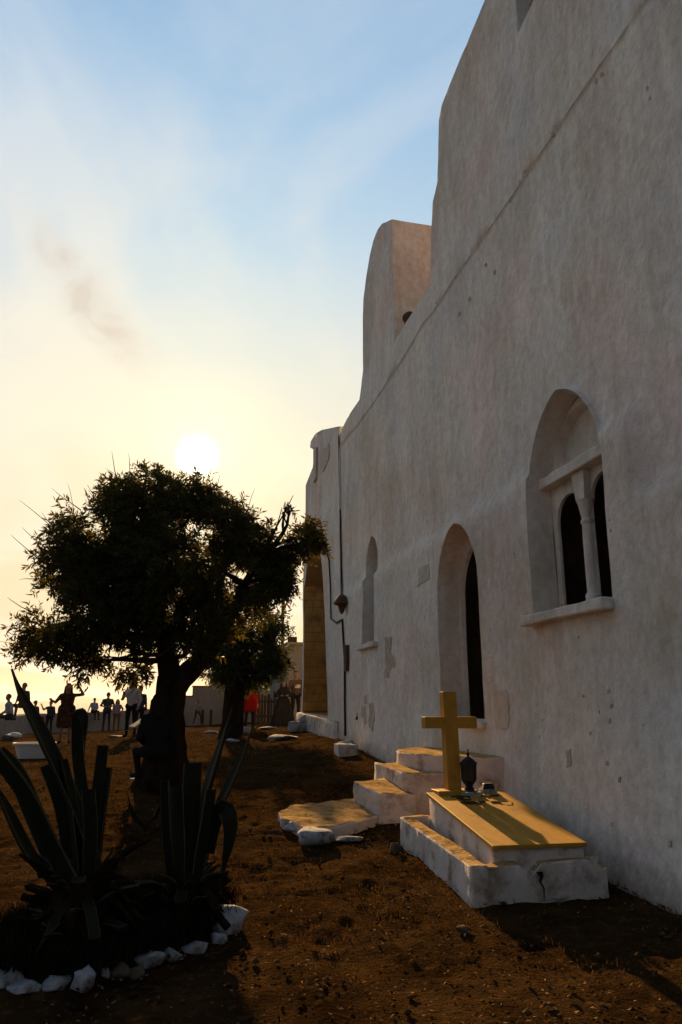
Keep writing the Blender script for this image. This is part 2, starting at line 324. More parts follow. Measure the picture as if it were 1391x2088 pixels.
class MB:
    def __init__(s): s.v = []; s.f = []; s.mi = []
    def add(s, v, f, mi=0):
        o = len(s.v); s.v += [Vector(p) for p in v]; s.f += [[i + o for i in q] for q in f]; s.mi += [mi] * len(f)
    def box(s, a, b, mi=0):
        (x0, y0, z0), (x1, y1, z1) = a, b
        s.add([(x0, y0, z0), (x1, y0, z0), (x1, y1, z0), (x0, y1, z0), (x0, y0, z1), (x1, y0, z1), (x1, y1, z1), (x0, y1, z1)],
              [[3, 2, 1, 0], [4, 5, 6, 7], [0, 1, 5, 4], [1, 2, 6, 5], [2, 3, 7, 6], [3, 0, 4, 7]], mi)
    def hexa(s, bot, top, mi=0):
        n = len(bot); v = list(bot) + list(top)
        s.add(v, [list(range(n))[::-1], list(range(n, 2 * n))] + [[i, (i + 1) % n, n + (i + 1) % n, n + i] for i in range(n)], mi)
    def tube(s, pts, rad, n=8, mi=0, cap=True, flat=1.0):
        pts = [Vector(p) for p in pts]; rad = rad if isinstance(rad, (list, tuple)) else [rad] * len(pts)
        o = len(s.v); ref = Vector((0.31, 0.17, 0.93)); up = None
        for i, p in enumerate(pts):
            t = (pts[min(i + 1, len(pts) - 1)] - pts[max(i - 1, 0)]).normalized()
            if up is None: up = t.cross(ref if abs(t.dot(ref)) < 0.9 else Vector((1, 0, 0))).normalized()
            up = (up - t * up.dot(t)).normalized(); w = t.cross(up)
            for k in range(n):
                a = 2 * math.pi * k / n
                s.v.append(p + (up * math.cos(a) + w * math.sin(a) * flat) * rad[i])
        for i in range(len(pts) - 1):
            for k in range(n):
                s.f.append([o + i * n + k, o + i * n + (k + 1) % n, o + (i + 1) * n + (k + 1) % n, o + (i + 1) * n + k]); s.mi.append(mi)
        if cap:
            s.f.append([o + k for k in range(n)][::-1]); s.mi.append(mi)
            e = o + (len(pts) - 1) * n; s.f.append([e + k for k in range(n)]); s.mi.append(mi)
    def lathe(s, prof, n=24, c=(0, 0, 0), mi=0):
        o = len(s.v)
        for r, z in prof:
            for k in range(n):
                a = 2 * math.pi * k / n; s.v.append(Vector((c[0] + r * math.cos(a), c[1] + r * math.sin(a), c[2] + z)))
        for i in range(len(prof) - 1):
            for k in range(n):
                s.f.append([o + i * n + k, o + i * n + (k + 1) % n, o + (i + 1) * n + (k + 1) % n, o + (i + 1) * n + k]); s.mi.append(mi)
        s.f.append([o + k for k in range(n)][::-1]); e = o + (len(prof) - 1) * n; s.f.append([e + k for k in range(n)]); s.mi += [mi, mi]
    def build(s, name, m, parent=None, smooth=False, bevel=0.0, seg=2, sub=0, rough=0.0, seed=1, loc=None):
        me = bpy.data.meshes.new(name); bm = bmesh.new()
        vs = [bm.verts.new(p) for p in s.v]
        for q, mi in zip(s.f, s.mi):
            try: f = bm.faces.new([vs[i] for i in q]); f.material_index = mi
            except ValueError: pass
        bmesh.ops.recalc_face_normals(bm, faces=bm.faces)
        if bevel: bmesh.ops.bevel(bm, geom=[e for e in bm.edges if e.is_manifold and e.calc_face_angle(0) > 0.5], offset=bevel, segments=seg, affect='EDGES', profile=0.5)
        if sub:
            for _ in range(sub):
                bmesh.ops.triangulate(bm, faces=[f for f in bm.faces if len(f.verts) > 4])
                bmesh.ops.subdivide_edges(bm, edges=bm.edges[:], cuts=1, use_grid_fill=True)
        if rough:
            bm.normal_update()
            co = np.array([v.co for v in bm.verts])
            d = fbm(co[:, 0] * 5 + co[:, 2] * 3.9, co[:, 1] * 5 - co[:, 2] * 2.9, seed, 5)
            for v, k in zip(bm.verts, d): v.co += v.normal * float(k) * rough
        if loc is not None:
            for v in bm.verts: v.co -= Vector(loc)
        bm.to_mesh(me); bm.free()
        for x in (m if isinstance(m, (list, tuple)) else [m]): me.materials.append(MATS[x])
        if smooth: me.shade_smooth()
        if smooth == 'auto':
            me.set_sharp_from_angle(angle=RAD(40))
        o = bpy.data.objects.new(name, me)
        if loc is not None: o.location = loc
        return link(o, parent)

_rk = {}
def rock_mesh(seed, flat=0.6):
    bm = bmesh.new(); bmesh.ops.create_icosphere(bm, subdivisions=3, radius=1.0); rnd = random.Random(seed)
    dirs = [Vector((rnd.gauss(0, 1), rnd.gauss(0, 1), rnd.gauss(0, 1))).normalized() for _ in range(15)]
    cut = [rnd.uniform(0.48, 0.88) for _ in dirs]
    for v in bm.verts:
        for d, c in zip(dirs, cut):
            k = v.co.dot(d)
            if k > c: v.co -= d * (k - c) * 0.92
        n = float(fbm(v.co.x * 2.1 + v.co.z, v.co.y * 2.1 - v.co.z * 0.7, seed, 3))
        v.co *= 1 + 0.26 * n
    return bm
def rock(name, loc, size, seed, m, rotz=0.0, tilt=0.0, parent=None, sink=0.25):
    bm = rock_mesh(seed); R = Matrix.Rotation(rotz, 3, 'Z') @ Matrix.Rotation(tilt, 3, 'Y')
    for v in bm.verts: v.co = R @ Vector((v.co.x * size[0], v.co.y * size[1], v.co.z * size[2]))
    zmin = min(v.co.z for v in bm.verts); zmax = max(v.co.z for v in bm.verts)
    for v in bm.verts: v.co.z -= zmin + sink * (zmax - zmin)
    me = bpy.data.meshes.new(name); bm.to_mesh(me); bm.free(); me.materials.append(MATS[m]); me.shade_smooth(); me.set_sharp_from_angle(angle=RAD(58))
    o = bpy.data.objects.new(name, me); o.location = loc; return link(o, parent)

def in_poly(px, py, poly):
    px = np.asarray(px); py = np.asarray(py); c = np.zeros(px.shape, bool); n = len(poly); j = n - 1
    for i in range(n):
        xi, yi = poly[i]; xj, yj = poly[j]
        if yi != yj:
            c ^= ((yi > py) != (yj > py)) & (px < (xj - xi) * (py - yi) / (yj - yi) + xi)
        j = i
    return c
def densify(loop, step):
    out = []; n = len(loop)
    for i in range(n):
        a = Vector(loop[i]); b = Vector(loop[(i + 1) % n]); k = max(1, int((b - a).length / step))
        out += [tuple(a.lerp(b, t / k)) for t in range(k)]
    return out
def sheet(outline, holes, step, off, rows=()):
    """triangulated wall face in (y, z) with holes; off(y,z) -> x. returns V, F"""
    ys = [p[0] for p in outline]; zs = [p[1] for p in outline]
    gy = np.arange(min(ys), max(ys), step); gzz = np.arange(min(zs), max(zs), step)
    Y, Z = np.meshgrid(gy, gzz); Y = Y.ravel() + (np.random.RandomState(3).rand(Y.size) - .5) * step * .3; Z = Z.ravel()
    keep = in_poly(Y, Z, outline)
    for zr in rows:
        yr = np.arange(min(ys), max(ys), step); k0 = np.abs(Z - zr) > step * .35; Y, Z, keep = Y[k0], Z[k0], keep[k0]
        for dz in (-.007, .007):
            zz = np.full(yr.shape, zr + dz); Y = np.concatenate([Y, yr]); Z = np.concatenate([Z, zz]); keep = np.concatenate([keep, in_poly(yr, zz, outline)])
    loops = [densify(outline, step)] + [densify(h, step * 0.8) for h in holes]
    for h in holes: keep &= ~in_poly(Y, Z, h)
    # keep grid points away from the edges
    E = np.array([p for l in loops for p in l])
    pts = [Vector((a, b)) for a, b in zip(Y[keep], Z[keep])]
    P_ = np.stack([Y[keep], Z[keep]], 1); ok = np.ones(len(P_), bool)
    for c in range(0, len(E), 200):
        d = ((P_[:, None] - E[None, c:c + 200]) ** 2).sum(2).min(1); ok &= d > (step * 0.45) ** 2
    pts = [Vector(p) for p in P_[ok]]
    edges = []
    for l in loops:
        o = len(pts); pts += [Vector(p) for p in l]; edges += [(o + i, o + (i + 1) % len(l)) for i in range(len(l))]
    v, e, f, *_ = delaunay_2d_cdt(pts, edges, [], 0, 1e-5)
    V2 = np.array([(p.x, p.y) for p in v]); T = np.array([t for t in f if len(t) == 3])
    C = V2[T].mean(1); k = in_poly(C[:, 0], C[:, 1], outline)
    for h in holes: k &= ~in_poly(C[:, 0], C[:, 1], h)
    T = T[k]; X = off(V2[:, 0], V2[:, 1])
    return np.stack([X, V2[:, 0], V2[:, 1]], 1), T, loops
def loft(loops, close_last=False):
    """loops: list of equal-length lists of 3-D points -> V, F quads (tris for cap)"""
    n = len(loops[0]); V = [p for l in loops for p in l]; Fq = []
    for i in range(len(loops) - 1):
        for k in range(n):
            Fq.append([i * n + k, i * n + (k + 1) % n, (i + 1) * n + (k + 1) % n, (i + 1) * n + k])
    if close_last: Fq.append([(len(loops) - 1) * n + k for k in range(n)])
    return V, Fq
def pointed(y0, y1, zb, zs, za, n=10, bulge=0.12):
    """pointed arch outline in (y, z), y0 < y1"""
    ym = (y0 + y1) / 2; L_ = [(y0, zb), (y1, zb), (y1, zs)]
    def arc(ya, yb):                       # springing (ya,zs) to apex (yb,za)
        out = []
        for i in range(1, n + 1):
            t = i / n; a = t * math.pi / 2
            yy = ya + (yb - ya) * (1 - math.cos(a)) * 0.72 + (yb - ya) * t * 0.28
            zz = zs + (za - zs) * math.sin(a) * 0.80 + (za - zs) * t * 0.20
            out.append((yy, zz))
        return out
    up = arc(y1, ym); dn = arc(y0, ym)
    return L_ + up + dn[:-1][::-1] + [(y0, zs)]
def scale_loop(loop, y0, y1, z0, z1):
    ya = min(p[0] for p in loop); yb = max(p[0] for p in loop); za = min(p[1] for p in loop); zb = max(p[1] for p in loop)
    return [(y0 + (p[0] - ya) / (yb - ya) * (y1 - y0), z0 + (p[1] - za) / (zb - za) * (z1 - z0)) for p in loop]

# ------------------------------------------------------------------ the setting: ground, sea, hills
def build_ground():
    def axis(a, b, step, lo, hi, gr):
        mid = list(np.arange(a, b, step)); l = []; x = a; s = step
        while x > lo: s *= gr; x -= s; l.append(x)
        r = []; x = mid[-1]; s = step
        while x < hi: s *= gr; x += s; r.append(x)
        return np.array(l[::-1] + mid + r)
    xs = axis(-4.6, 4.4, 0.042, -2500, 2500, 1.16); ys = axis(2.6, 12.5, 0.045, -2500, 2500, 1.075)
    X, Y = np.meshgrid(xs, ys)
    Z = g0(X, Y)
    near = 1 / (1 + (np.maximum(0, Y - 14) / 18) ** 2) * 1 / (1 + (np.maximum(0, np.abs(X) - 9) / 6) ** 2)
    cl = fbm(X * 1.1, Y * 1.1, 5, 3) * 0.05 + np.abs(fbm(X * 4.3, Y * 4.3, 9, 3)) * 0.014 + np.maximum(0, fbm(X * 9, Y * 9, 31, 3)) * 0.040
    patch = sm((fbm(X * 0.7, Y * 0.7, 77, 2) + 0.25) / 0.5)
    Z = Z + (cl - 0.02) * near * (0.45 + 0.75 * patch)
    V = np.stack([X.ravel(), Y.ravel(), Z.ravel()], 1)
    ny, nx = X.shape; i = np.arange(ny - 1)[:, None] * nx + np.arange(nx - 1)[None]
    Fq = np.stack([i, i + 1, i + nx + 1, i + nx], -1).reshape(-1, 4)
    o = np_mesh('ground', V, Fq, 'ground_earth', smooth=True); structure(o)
build_ground()
SEA = -150.0
structure(mesh_obj('sea', [(-28000, -28000, SEA), (28000, -28000, SEA), (28000, 28000, SEA), (-28000, 28000, SEA)], [[0, 1, 2, 3]], 'sea_water'))
def build_hills():
    xs = np.linspace(-7000, 1500, 170); ys = np.linspace(8200, 11500, 40)
    X, Y = np.meshgrid(xs, ys); t = (Y - 8200) / 3300
    prof = 90 + 55 * np.sin(X / 900.0) + 60 * np.exp(-((X + 1150) / 520) ** 2) + 40 * np.exp(-((X + 240) / 420) ** 2)
    Z = SEA - 8 + (150 + prof * 0.9 + 120 * fbm(X / 700, Y / 700, 3, 4)) * np.sin(np.clip(t, 0, 1) * math.pi) ** 0.8 * sm((X + 7000) / 900) * sm((1500 - X) / 900)
    V = np.stack([X.ravel(), Y.ravel(), Z.ravel()], 1); ny, nx = X.shape
    i = np.arange(ny - 1)[:, None] * nx + np.arange(nx - 1)[None]
    structure(np_mesh('hills', V, np.stack([i, i + 1, i + nx + 1, i + nx], -1).reshape(-1, 4), 'hill_scrub', smooth=True))
build_hills()

# ------------------------------------------------------------------ the church
church = tag(empty('church', (D, 12, 0.5)), 'tall whitewashed church with thick buttressed wall and arched openings', 'church')
def child(o, parent):                          # keep world placement under an offset empty
    o.parent = parent
    if parent.type == 'EMPTY': o.matrix_parent_inverse = Matrix.Translation(-Vector(parent.location))
    return o

def wall_off(y, z):
    y = np.asarray(y, float); z = np.asarray(z, float)
    wob = fbm(y * 0.8, z * 0.2, 21, 3)
    ztop = 4.45 + 0.05 * wob - 0.85 * sm((5.85 - y) / 0.12)
    o = 0.085 * sm((ztop - z) / 0.10)
    led = 8.36
    o = o + 0.02 + sm((z - led) / 0.012 + .5) * (0.036 * np.clip(1 - (z - led) / 0.9, 0, 1) - 0.02)
    o = o + 0.09 * np.maximum(0, 1.6 - z) / 1.6
    o = o + 0.04 * fbm(y * 0.45, z * 0.45, 2, 3) + 0.02 * fbm(y * 1.9, z * 1.5, 8, 3)
    return D + 0.09 - o
DOOR = pointed(9.5, 11.08, 1.45, 3.55, 4.35)
BIF = pointed(6.31, 7.96, 2.66, 4.2, 5.20)
SLIT = pointed(14.83, 15.82, 2.93, 4.75, 5.28)
UPW = [(6.35, 10.72), (7.5, 10.72), (7.5, 12.05), (6.35, 12.05)]
OUT = [(-9, -0.6), (18.25, 0.2), (18.25, 8.72), (17.6, 8.9), (16.35, 8.95), (16.25, 9.1), (15.97, 9.6), (15.95, 11.0), (15.85, 11.45), (15.55, 11.9), (15.2, 12.25),
       (14.9, 12.45), (14.55, 12.5), (14.2, 12.42), (13.42, 11.98), (13.36, 9.0), (11.12, 9.0), (11.08, 9.9), (10.92, 10.55), (10.62, 10.75), (10.55, 11.4), (10.48, 11.95), (10.3, 12.12), (8.4, 12.35), (5, 12.5), (-9, 12.5)]
def build_church_wall():
    V, T, loops = sheet(OUT, [DOOR, BIF, SLIT, UPW], 0.125, wall_off, rows=(8.36,))
    V[:, 2] += .10 * fbm(V[:, 1] * .55, V[:, 1] * 0, 66, 4) * np.exp(-((V[:, 2] - 8.36) / .5) ** 2) * sm((17.3 - V[:, 1]) / 1.0)
    o = np_mesh('wall', V, T[:, ::-1], 'weathered_whitewash', smooth=True); child(o, church); o.data.set_sharp_from_angle(angle=RAD(50))
    # sides, roof and back of the mass
    ob = loops[0]; fr = [(float(wall_off(y, z)), y, z) for y, z in ob]
    nb = len(ob); steps = [0.0, 0.06, 0.4, 1.2, 2.6, 5.0, 8.0]
    rings = []
    for s in steps:
        rings.append([(p[0] + s, p[1], p[2] + (0.05 * fbm(s * 1.3, p[1] * 1.1 + p[2], 4, 2) if s > 0.1 else 0)) for p in fr])
    v, f = loft(rings, True)
    o = mesh_obj('roof_and_end_walls', v, f, 'weathered_whitewash', smooth=True); child(o, church); o.data.set_sharp_from_angle(angle=RAD(50))
build_church_wall()

def reveal(name, loop, levels, closed, m='weathered_whitewash', parent=None):
    """levels: list of (loop, x) going inwards; first ring follows the uneven face"""
    L0 = densify(loop, 0.1); n = len(L0)
    rings = [[(float(wall_off(y, z)), y, z) for y, z in L0]]
    # rounded arris
    for lp, x in levels:
        ya = min(p[0] for p in loop); yb = max(p[0] for p in loop); za = min(p[1] for p in loop); zb = max(p[1] for p in loop)
        y0, y1, z0, z1 = lp
        rings.append([(x + 0.012 * float(fbm(p[0] * 2, p[1] * 2, 5, 2)), y0 + (p[0] - ya) / (yb - ya) * (y1 - y0), z0 + (p[1] - za) / (zb - za) * (z1 - z0)) for p in L0])
    v, f = loft(rings, closed)
    o = mesh_obj(name, v, f, m, smooth=True); child(o, church); o.data.set_sharp_from_angle(angle=RAD(48))
    if parent:
        child(o, church)
    return o
# doorway: deep reveal, narrower inner arch, dark inside
doorway = reveal('doorway', DOOR, [((9.52, 11.06, 1.46, 4.33), 4.30), ((9.53, 11.05, 1.46, 4.32), 4.535), ((9.72, 10.985, 1.47, 4.08), 4.54), ((9.73, 10.97, 1.47, 4.07), 4.60)], False)
# tall slit niche
slit = reveal('niche', SLIT, [((14.85, 15.80, 2.94, 5.26), 4.30), ((14.86, 15.79, 2.95, 5.25), 4.52)], True)
mb = MB(); mb.box((4.40, 14.95, 3.0), (4.515, 15.02, 4.25)); mb.build('dark_slit_strip', 'fence_wood', slit, bevel=0.004)  # dark strip stands in for the darkness of a narrow slit
reveal('high_window', UPW, [((6.37, 7.48, 10.74, 12.03), 4.30), ((6.38, 7.47, 10.75, 12.02), 4.9)], True)

# twin-light window
win = reveal('twin_window', BIF, [((6.325, 7.945, 2.67, 5.185), 4.22), ((6.33, 7.93, 2.68, 5.17), 4.30), ((6.34, 7.90, 2.70, 5.13), 4.495)], False)
def build_twin():
    xb = 4.5
    inner = scale_loop(densify(BIF, 0.1), 6.34, 7.90, 2.70, 5.13)
    def light(y0, y1, zb, zt):
        r = (y1 - y0) / 2; out = [(y0, zb), (y1, zb)]
        for k in range(0, 13):
            a = math.pi * k / 12; out.append(((y0 + y1) / 2 + r * math.cos(a), zt - r + r * math.sin(a)))
        return out
    l1 = light(7.20, 7.80, 2.72, 4.06); l2 = light(6.42, 7.075, 2.72, 4.12)
    tym = pointed(6.56, 7.76, 4.38, 4.58, 5.03, 8)
    off = lambda y, z: xb + 0.012 * fbm(np.asarray(y) * 2.5, np.asarray(z) * 2.5, 14, 3)
    V, T, loops = sheet(inner, [l1, l2, tym], 0.06, off)
    o = np_mesh('window_panel', V, T[:, ::-1], 'weathered_whitewash', smooth=True); child(o, win)
    for k, lp in enumerate((l1, l2)):
        L0 = densify(lp, 0.06)
        yc = sum(p[0] for p in L0) / len(L0)
        rings = [[(float(off(y, z)), y, z) for y, z in L0], [(xb + 0.035, yc + (y - yc) * 0.98, z) for y, z in L0]]
        v, f = loft(rings, False); o = mesh_obj('light_reveal', v, f, 'weathered_whitewash', smooth=True); child(o, win); o.data.set_sharp_from_angle(angle=RAD(45))
    L0 = densify(tym, 0.06); yc = 7.16; zc = 4.6
    rings = [[(float(off(y, z)), y, z) for y, z in L0], [(xb + 0.05, yc + (y - yc) * 0.95, zc + (z - zc) * 0.95) for y, z in L0], [(xb + 0.11, yc + (y - yc) * 0.90, zc + (z - zc) * 0.9) for y, z in L0]]
    v, f = loft(rings, True); o = mesh_obj('tympanum', v, f, 'weathered_whitewash', smooth=True); o.parent = win; o.data.set_sharp_from_angle(angle=RAD(45))
    # lintel
    mb = MB(); mb.box((4.35, 6.405, 4.21), (4.56, 7.93, 4.345)); o = mb.build('lintel', 'weathered_whitewash', win, bevel=0.012, sub=3, rough=0.02, seed=3, smooth=True)
    # colonnette: base, tapered shaft, astragal, spreading capital
    c = (4.485, 7.135, 0)
    mb = MB(); mb.lathe([(0.09, 2.69), (0.095, 2.74), (0.08, 2.78), (0.088, 2.81), (0.062, 2.85), (0.066, 3.1), (0.064, 3.45), (0.058, 3.60), (0.074, 3.62), (0.074, 3.645), (0.056, 3.665), (0.065, 3.74), (0.085, 3.84), (0.10, 3.88)], 18, c)
    mb.hexa([(4.42, 7.05, 3.88), (4.55, 7.05, 3.88), (4.55, 7.22, 3.88), (4.42, 7.22, 3.88)], [(4.41, 7.01, 4.205), (4.56, 7.01, 4.205), (4.56, 7.27, 4.205), (4.41, 7.27, 4.205)])
    o = mb.build('colonnette', 'weathered_whitewash', win, smooth='auto', rough=0.01, seed=4)
    # sill, worn
    mb = MB(); mb.box((4.04, 6.30, 2.555), (4.52, 8.0, 2.665)); o = mb.build('sill', 'weathered_whitewash', win, bevel=0.015, sub=3, rough=0.035, seed=6, smooth=True)
build_twin()
mb = MB(); mb.box((4.08, 14.6, 2.83), (4.5, 15.95, 2.925)); o = mb.build('sill', 'weathered_whitewash', slit, bevel=0.015, sub=3, rough=0.04, seed=9, smooth=True)
mb = MB(); mb.box((4.12, 9.45, 1.36), (4.56, 11.12, 1.452)); o = mb.build('sill', 'weathered_whitewash', doorway, bevel=0.015, sub=3, rough=0.03, seed=19, smooth=True)

# the far porch with its big arch
PX = 4.235
porch = MB(); 
def build_porch():
    out = [(18.2, 0.2), (23.45, 0.2), (23.42, 5.3), (23.25, 6.9), (23.2, 8.75), (22.0, 9.0), (21.75, 9.5), (22.5, 9.85), (22.35, 10.0), (21.6, 9.98), (20.6, 9.75), (18.2, 8.95)]
    arch = [(19.62, 1.40), (23.22, 1.46), (23.20, 5.35), (22.95, 5.6), (22.7, 6.3), (22.3, 6.7), (21.6, 6.66), (20.95, 6.3), (20.4, 5.55), (20.02, 4.15), (19.72, 2.4)]
    off = lambda y, z: PX + 0.03 * fbm(np.asarray(y) * 0.8, np.asarray(z) * 0.8, 44, 3)
    V, T, loops = sheet(out, [arch], 0.16, off)
    pw = np_mesh('porch_wall', V, T[:, ::-1], 'weathered_whitewash', smooth=True); child(pw, church)
    L0 = loops[1]
    v, f = loft([[(float(off(y, z)), y, z) for y, z in L0], [(PX + 1.3, y, z) for y, z in L0]], True)
    o = mesh_obj('arch_reveal', v, f, 'stone_mortar', pw, smooth=False)
    ob = loops[0]; v, f = loft([[(float(off(y, z)), y, z) for y, z in ob], [(PX + 1.5, y, z) for y, z in ob], [(PX + 6, y, z) for y, z in ob]], True)
    o = mesh_obj('porch_sides', v, f, 'weathered_whitewash', pw)
    # squared stones of the far jamb, course by course, each proud of the mortar
    rnd = random.Random(5); z = 1.50; k = 0
    while z < 6.35:
        hh = rnd.uniform(0.2, 0.32); x = PX + 0.02 + 0.02 * (z > 5.3); 
        while x < PX + 1.15:
            w = rnd.uniform(0.22, 0.5); w = min(w, PX + 1.28 - x)
            yj = 23.21 if z < 5.3 else 23.21 - (z - 5.3) * 0.45
            mb = MB(); d = rnd.uniform(0.01, 0.04)
            mb.box((x + 0.008, yj - d, z + 0.008), (x + w - 0.008, yj + 0.05, z + hh - 0.008))
            q = mb.build('stone', 'raw_stone', pw, bevel=0.012, seg=1)
            x += w; k += 1
        z += hh
    # eroded opening high up and two small slots
    mb = MB()
    # plinth
    mb = MB(); mb.hexa([(4.08, 18.0, 0.3), (5.4, 18.0, 0.3), (5.4, 23.75, 0.3), (4.08, 23.75, 0.3)], [(4.12, 18.0, 1.30), (5.4, 18.0, 1.30), (5.4, 23.7, 1.46), (4.12, 23.7, 1.46)])
    o = mb.build('plinth', 'plaster_white', pw, bevel=0.03, sub=3, rough=0.05, seed=2, smooth=True)
    # moulded hood on the seaward corner
    # pilaster fillet beside the corner and bits of lost plaster
    for pts in ([(662, 912), (669, 915), (668, 945), (660, 962), (654, 958), (655, 935)], [(670, 905), (673, 910), (672, 938), (668, 940)]):
        yz = [onx(px, py, PX) for px, py in pts]
        v = [(PX - 0.03, y, z) for y, z in yz] + [(PX + 0.05, y, z) for y, z in yz]; n = len(yz)
        q = mesh_obj('plaster_scar', v, [list(range(n))] + [[i, (i + 1) % n, n + (i + 1) % n, n + i] for i in range(n)], 'plaster_patch', pw)
    yz = [onx(px, py, PX) for px, py in [(642, 912), (648, 912), (647, 975), (642, 985)]]
    v = [(PX - 0.05, y, z) for y, z in yz] + [(PX + 0.05, y, z) for y, z in yz]
    q = mesh_obj('pilaster', v, [[0, 1, 2, 3]] + [[i, (i + 1) % 4, 4 + (i + 1) % 4, 4 + i] for i in range(4)], 'plaster_patch', pw)
build_porch()

# scars, cables and fittings on the long wall
def wpt(px, py, lift=0.03):
    y, z = onx(px, py, D); x = float(wall_off(y, z)) if y < 18.2 else PX
    y, z = onx(px, py, x - lift); return Vector((x - lift, y, z))
def scar(name, pts, m, lift=0.005):
    L0 = []
    n = len(pts)
    for i in range(n):
        a = Vector(pts[i]); b = Vector(pts[(i + 1) % n])
        for t in (0, .25, .5, .75): L0.append(a.lerp(b, t))
    rnd = random.Random(len(pts) + int(pts[0][0]))
    f_ = [wpt(p.x + rnd.uniform(-1.4, 1.4), p.y + rnd.uniform(-1.6, 1.6), lift) for p in L0]; c = sum(f_, Vector()) / len(f_)
    b_ = [p + Vector((lift + 0.05, 0, 0)) for p in f_]; k = len(f_)
    o = mesh_obj(name, [c] + f_ + b_, [[0, 1 + (i + 1) % k, 1 + i] for i in range(k)] + [[1 + i, 1 + (i + 1) % k, 1 + k + (i + 1) % k, 1 + k + i] for i in range(k)], m)
    child(o, church)
scar('plaster_scar', [(783, 1300), (799, 1298), (797, 1316), (789, 1322), (806, 1340), (807, 1360), (792, 1368), (795, 1382), (782, 1384), (786, 1350)], 'plaster_scar')
scar('plaster_scar', [(738, 1442), (745, 1440), (747, 1475), (740, 1492), (734, 1470)], 'plaster_scar')
scar('plaster_scar', [(752, 1434), (761, 1432), (764, 1470), (758, 1492), (752, 1480)], 'plaster_scar')
scar('plaster_scar', [(743, 1418), (748, 1416), (749, 1434), (744, 1438)], 'plaster_scar')
scar('plaster_patch', [(1006, 1410), (1032, 1408), (1038, 1440), (1036, 1484), (1010, 1486)], 'plaster_patch', 0.012)
scar('plaster_patch', [(1155, 1530), (1163, 1528), (1165, 1560), (1156, 1565)], 'plaster_scar')
scar('plaster_patch', [(853, 1158), (874, 1150), (875, 1180), (851, 1196)], 'plaster_patch', 0.01)
for px, py, s in [(1240, 1410, 5), (1246, 1440, 5), (1242, 1470, 6), (1189, 1420, 4), (1262, 1590, 6), (1247, 1680, 6), (1366, 1720, 7), (1237, 1556, 5), (1203, 1495, 4), (1136, 260, 6), (1128, 275, 7), (1226, 152, 6), (1214, 165, 7), (1072, 350, 5), (1008, 555, 5), (957, 610, 5), (936, 640, 5), (990, 540, 4), (1060, 372, 4), (890, 620, 4), (1040, 410, 4), (1320, 180, 5), (1325, 200, 4)]:
    scar('plaster_pit', [(px - s * .5, py - s * .5), (px + s * .4, py - s), (px + s * .5, py + s * .6), (px - s * .4, py + s)], 'plaster_scar', 0.006)

def wtube(name, pts, r, m='cable_black', lift=0.03, n=6):
    mb = MB(); P3 = []
    for i in range(len(pts) - 1):
        for t in np.linspace(0, 1, 6)[:(6 if i == len(pts) - 2 else 5)]:
            P3.append(wpt(pts[i][0] + (pts[i + 1][0] - pts[i][0]) * t, pts[i][1] + (pts[i + 1][1] - pts[i][1]) * t, lift))
    mb.tube(P3, r, n); o = mb.build(name, m, smooth=True); child(o, church); return o
wtube('cable', [(691, 888), (692, 960), (694, 1060), (696, 1150), (698, 1222)], 0.022)
wtube('cable', [(652, 1062), (657, 1085), (662, 1115), (671, 1142), (674, 1200), (675, 1262), (686, 1270), (698, 1263)], 0.022)
wtube('cable', [(698, 1263), (700, 1300), (703, 1345), (703, 1420), (704, 1500)], 0.026)
p = wpt(697, 1230, 0.12); mb = MB(); mb.lathe([(0.03, 0.22), (0.09, 0.18), (0.20, 0.02), (0.21, -0.02), (0.10, -0.06), (0.06, -0.2), (0.02, -0.26)], 14, p); child(mb.build('wall_lamp', 'rust_iron', smooth='auto'), church)
p = wpt(703, 1342, 0.08); mb = MB(); mb.box((p.x, p.y - .13, p.z - .30), (p.x + .14, p.y + .13, p.z + .30)); child(mb.build('meter_box', 'rust_iron', bevel=0.015), church)

# stone lying on the ledge, far end
p = Vector((4.42, 12.55, 8.98)); q = rock('stone', p, (0.22, 0.25, 0.17), 12, 'bare_stone', 0.4); tag(q, 'small dark stone lying on the church roof ledge', 'stone')

# ------------------------------------------------------------------ steps to the church door
steps = tag(empty('steps', (2.9, 9.6, 0.34)), 'whitewashed steps with worn tops rising to the pointed church door', 'steps')
def step_part(name, bot, top, seed, topmat='worn_step_top'):
    mb = MB(); n = len(bot); mb.hexa(bot, top)
    o = mb.build(name, ['plaster_white', topmat], bevel=0.012, seg=1, sub=3, rough=0.03, seed=seed, smooth='auto')
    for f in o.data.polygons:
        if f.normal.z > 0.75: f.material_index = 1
    return child(o, steps)
step_part('step', [(2.58, 9.07, 0.2), (3.05, 9.02, 0.2), (3.05, 10.05, 0.2), (2.50, 9.95, 0.2)], [(2.60, 9.07, 0.63), (3.05, 9.03, 0.62), (3.05, 10.05, 0.72), (2.50, 9.92, 0.71)], 3)
step_part('step', [(2.98, 9.25, 0.2), (3.72, 9.12, 0.2), (3.95, 10.6, 0.2), (2.92, 10.55, 0.2)], [(2.99, 9.25, 0.84), (3.72, 9.14, 0.84), (3.95, 10.6, 0.90), (2.95, 10.5, 0.89)], 8)
def round_step():
    pts = []
    for k in range(19):
        a = math.pi / 2 + math.pi * k / 18; pts.append((4.18 + 0.95 * math.cos(a), 10.15 + 1.22 * math.sin(a)))
    pts = pts[::-1]
    bot = [(x, y, 0.3) for x, y in pts]; top = [(x, y, 1.04) for x, y in pts]
    mb = MB(); mb.hexa(bot, top); o = mb.build('round_step', ['plaster_white', 'worn_step_top'], bevel=0.012, seg=1, sub=3, rough=0.022, seed=5, smooth='auto')
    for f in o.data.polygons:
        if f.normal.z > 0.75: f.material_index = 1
    child(o, steps)
round_step()
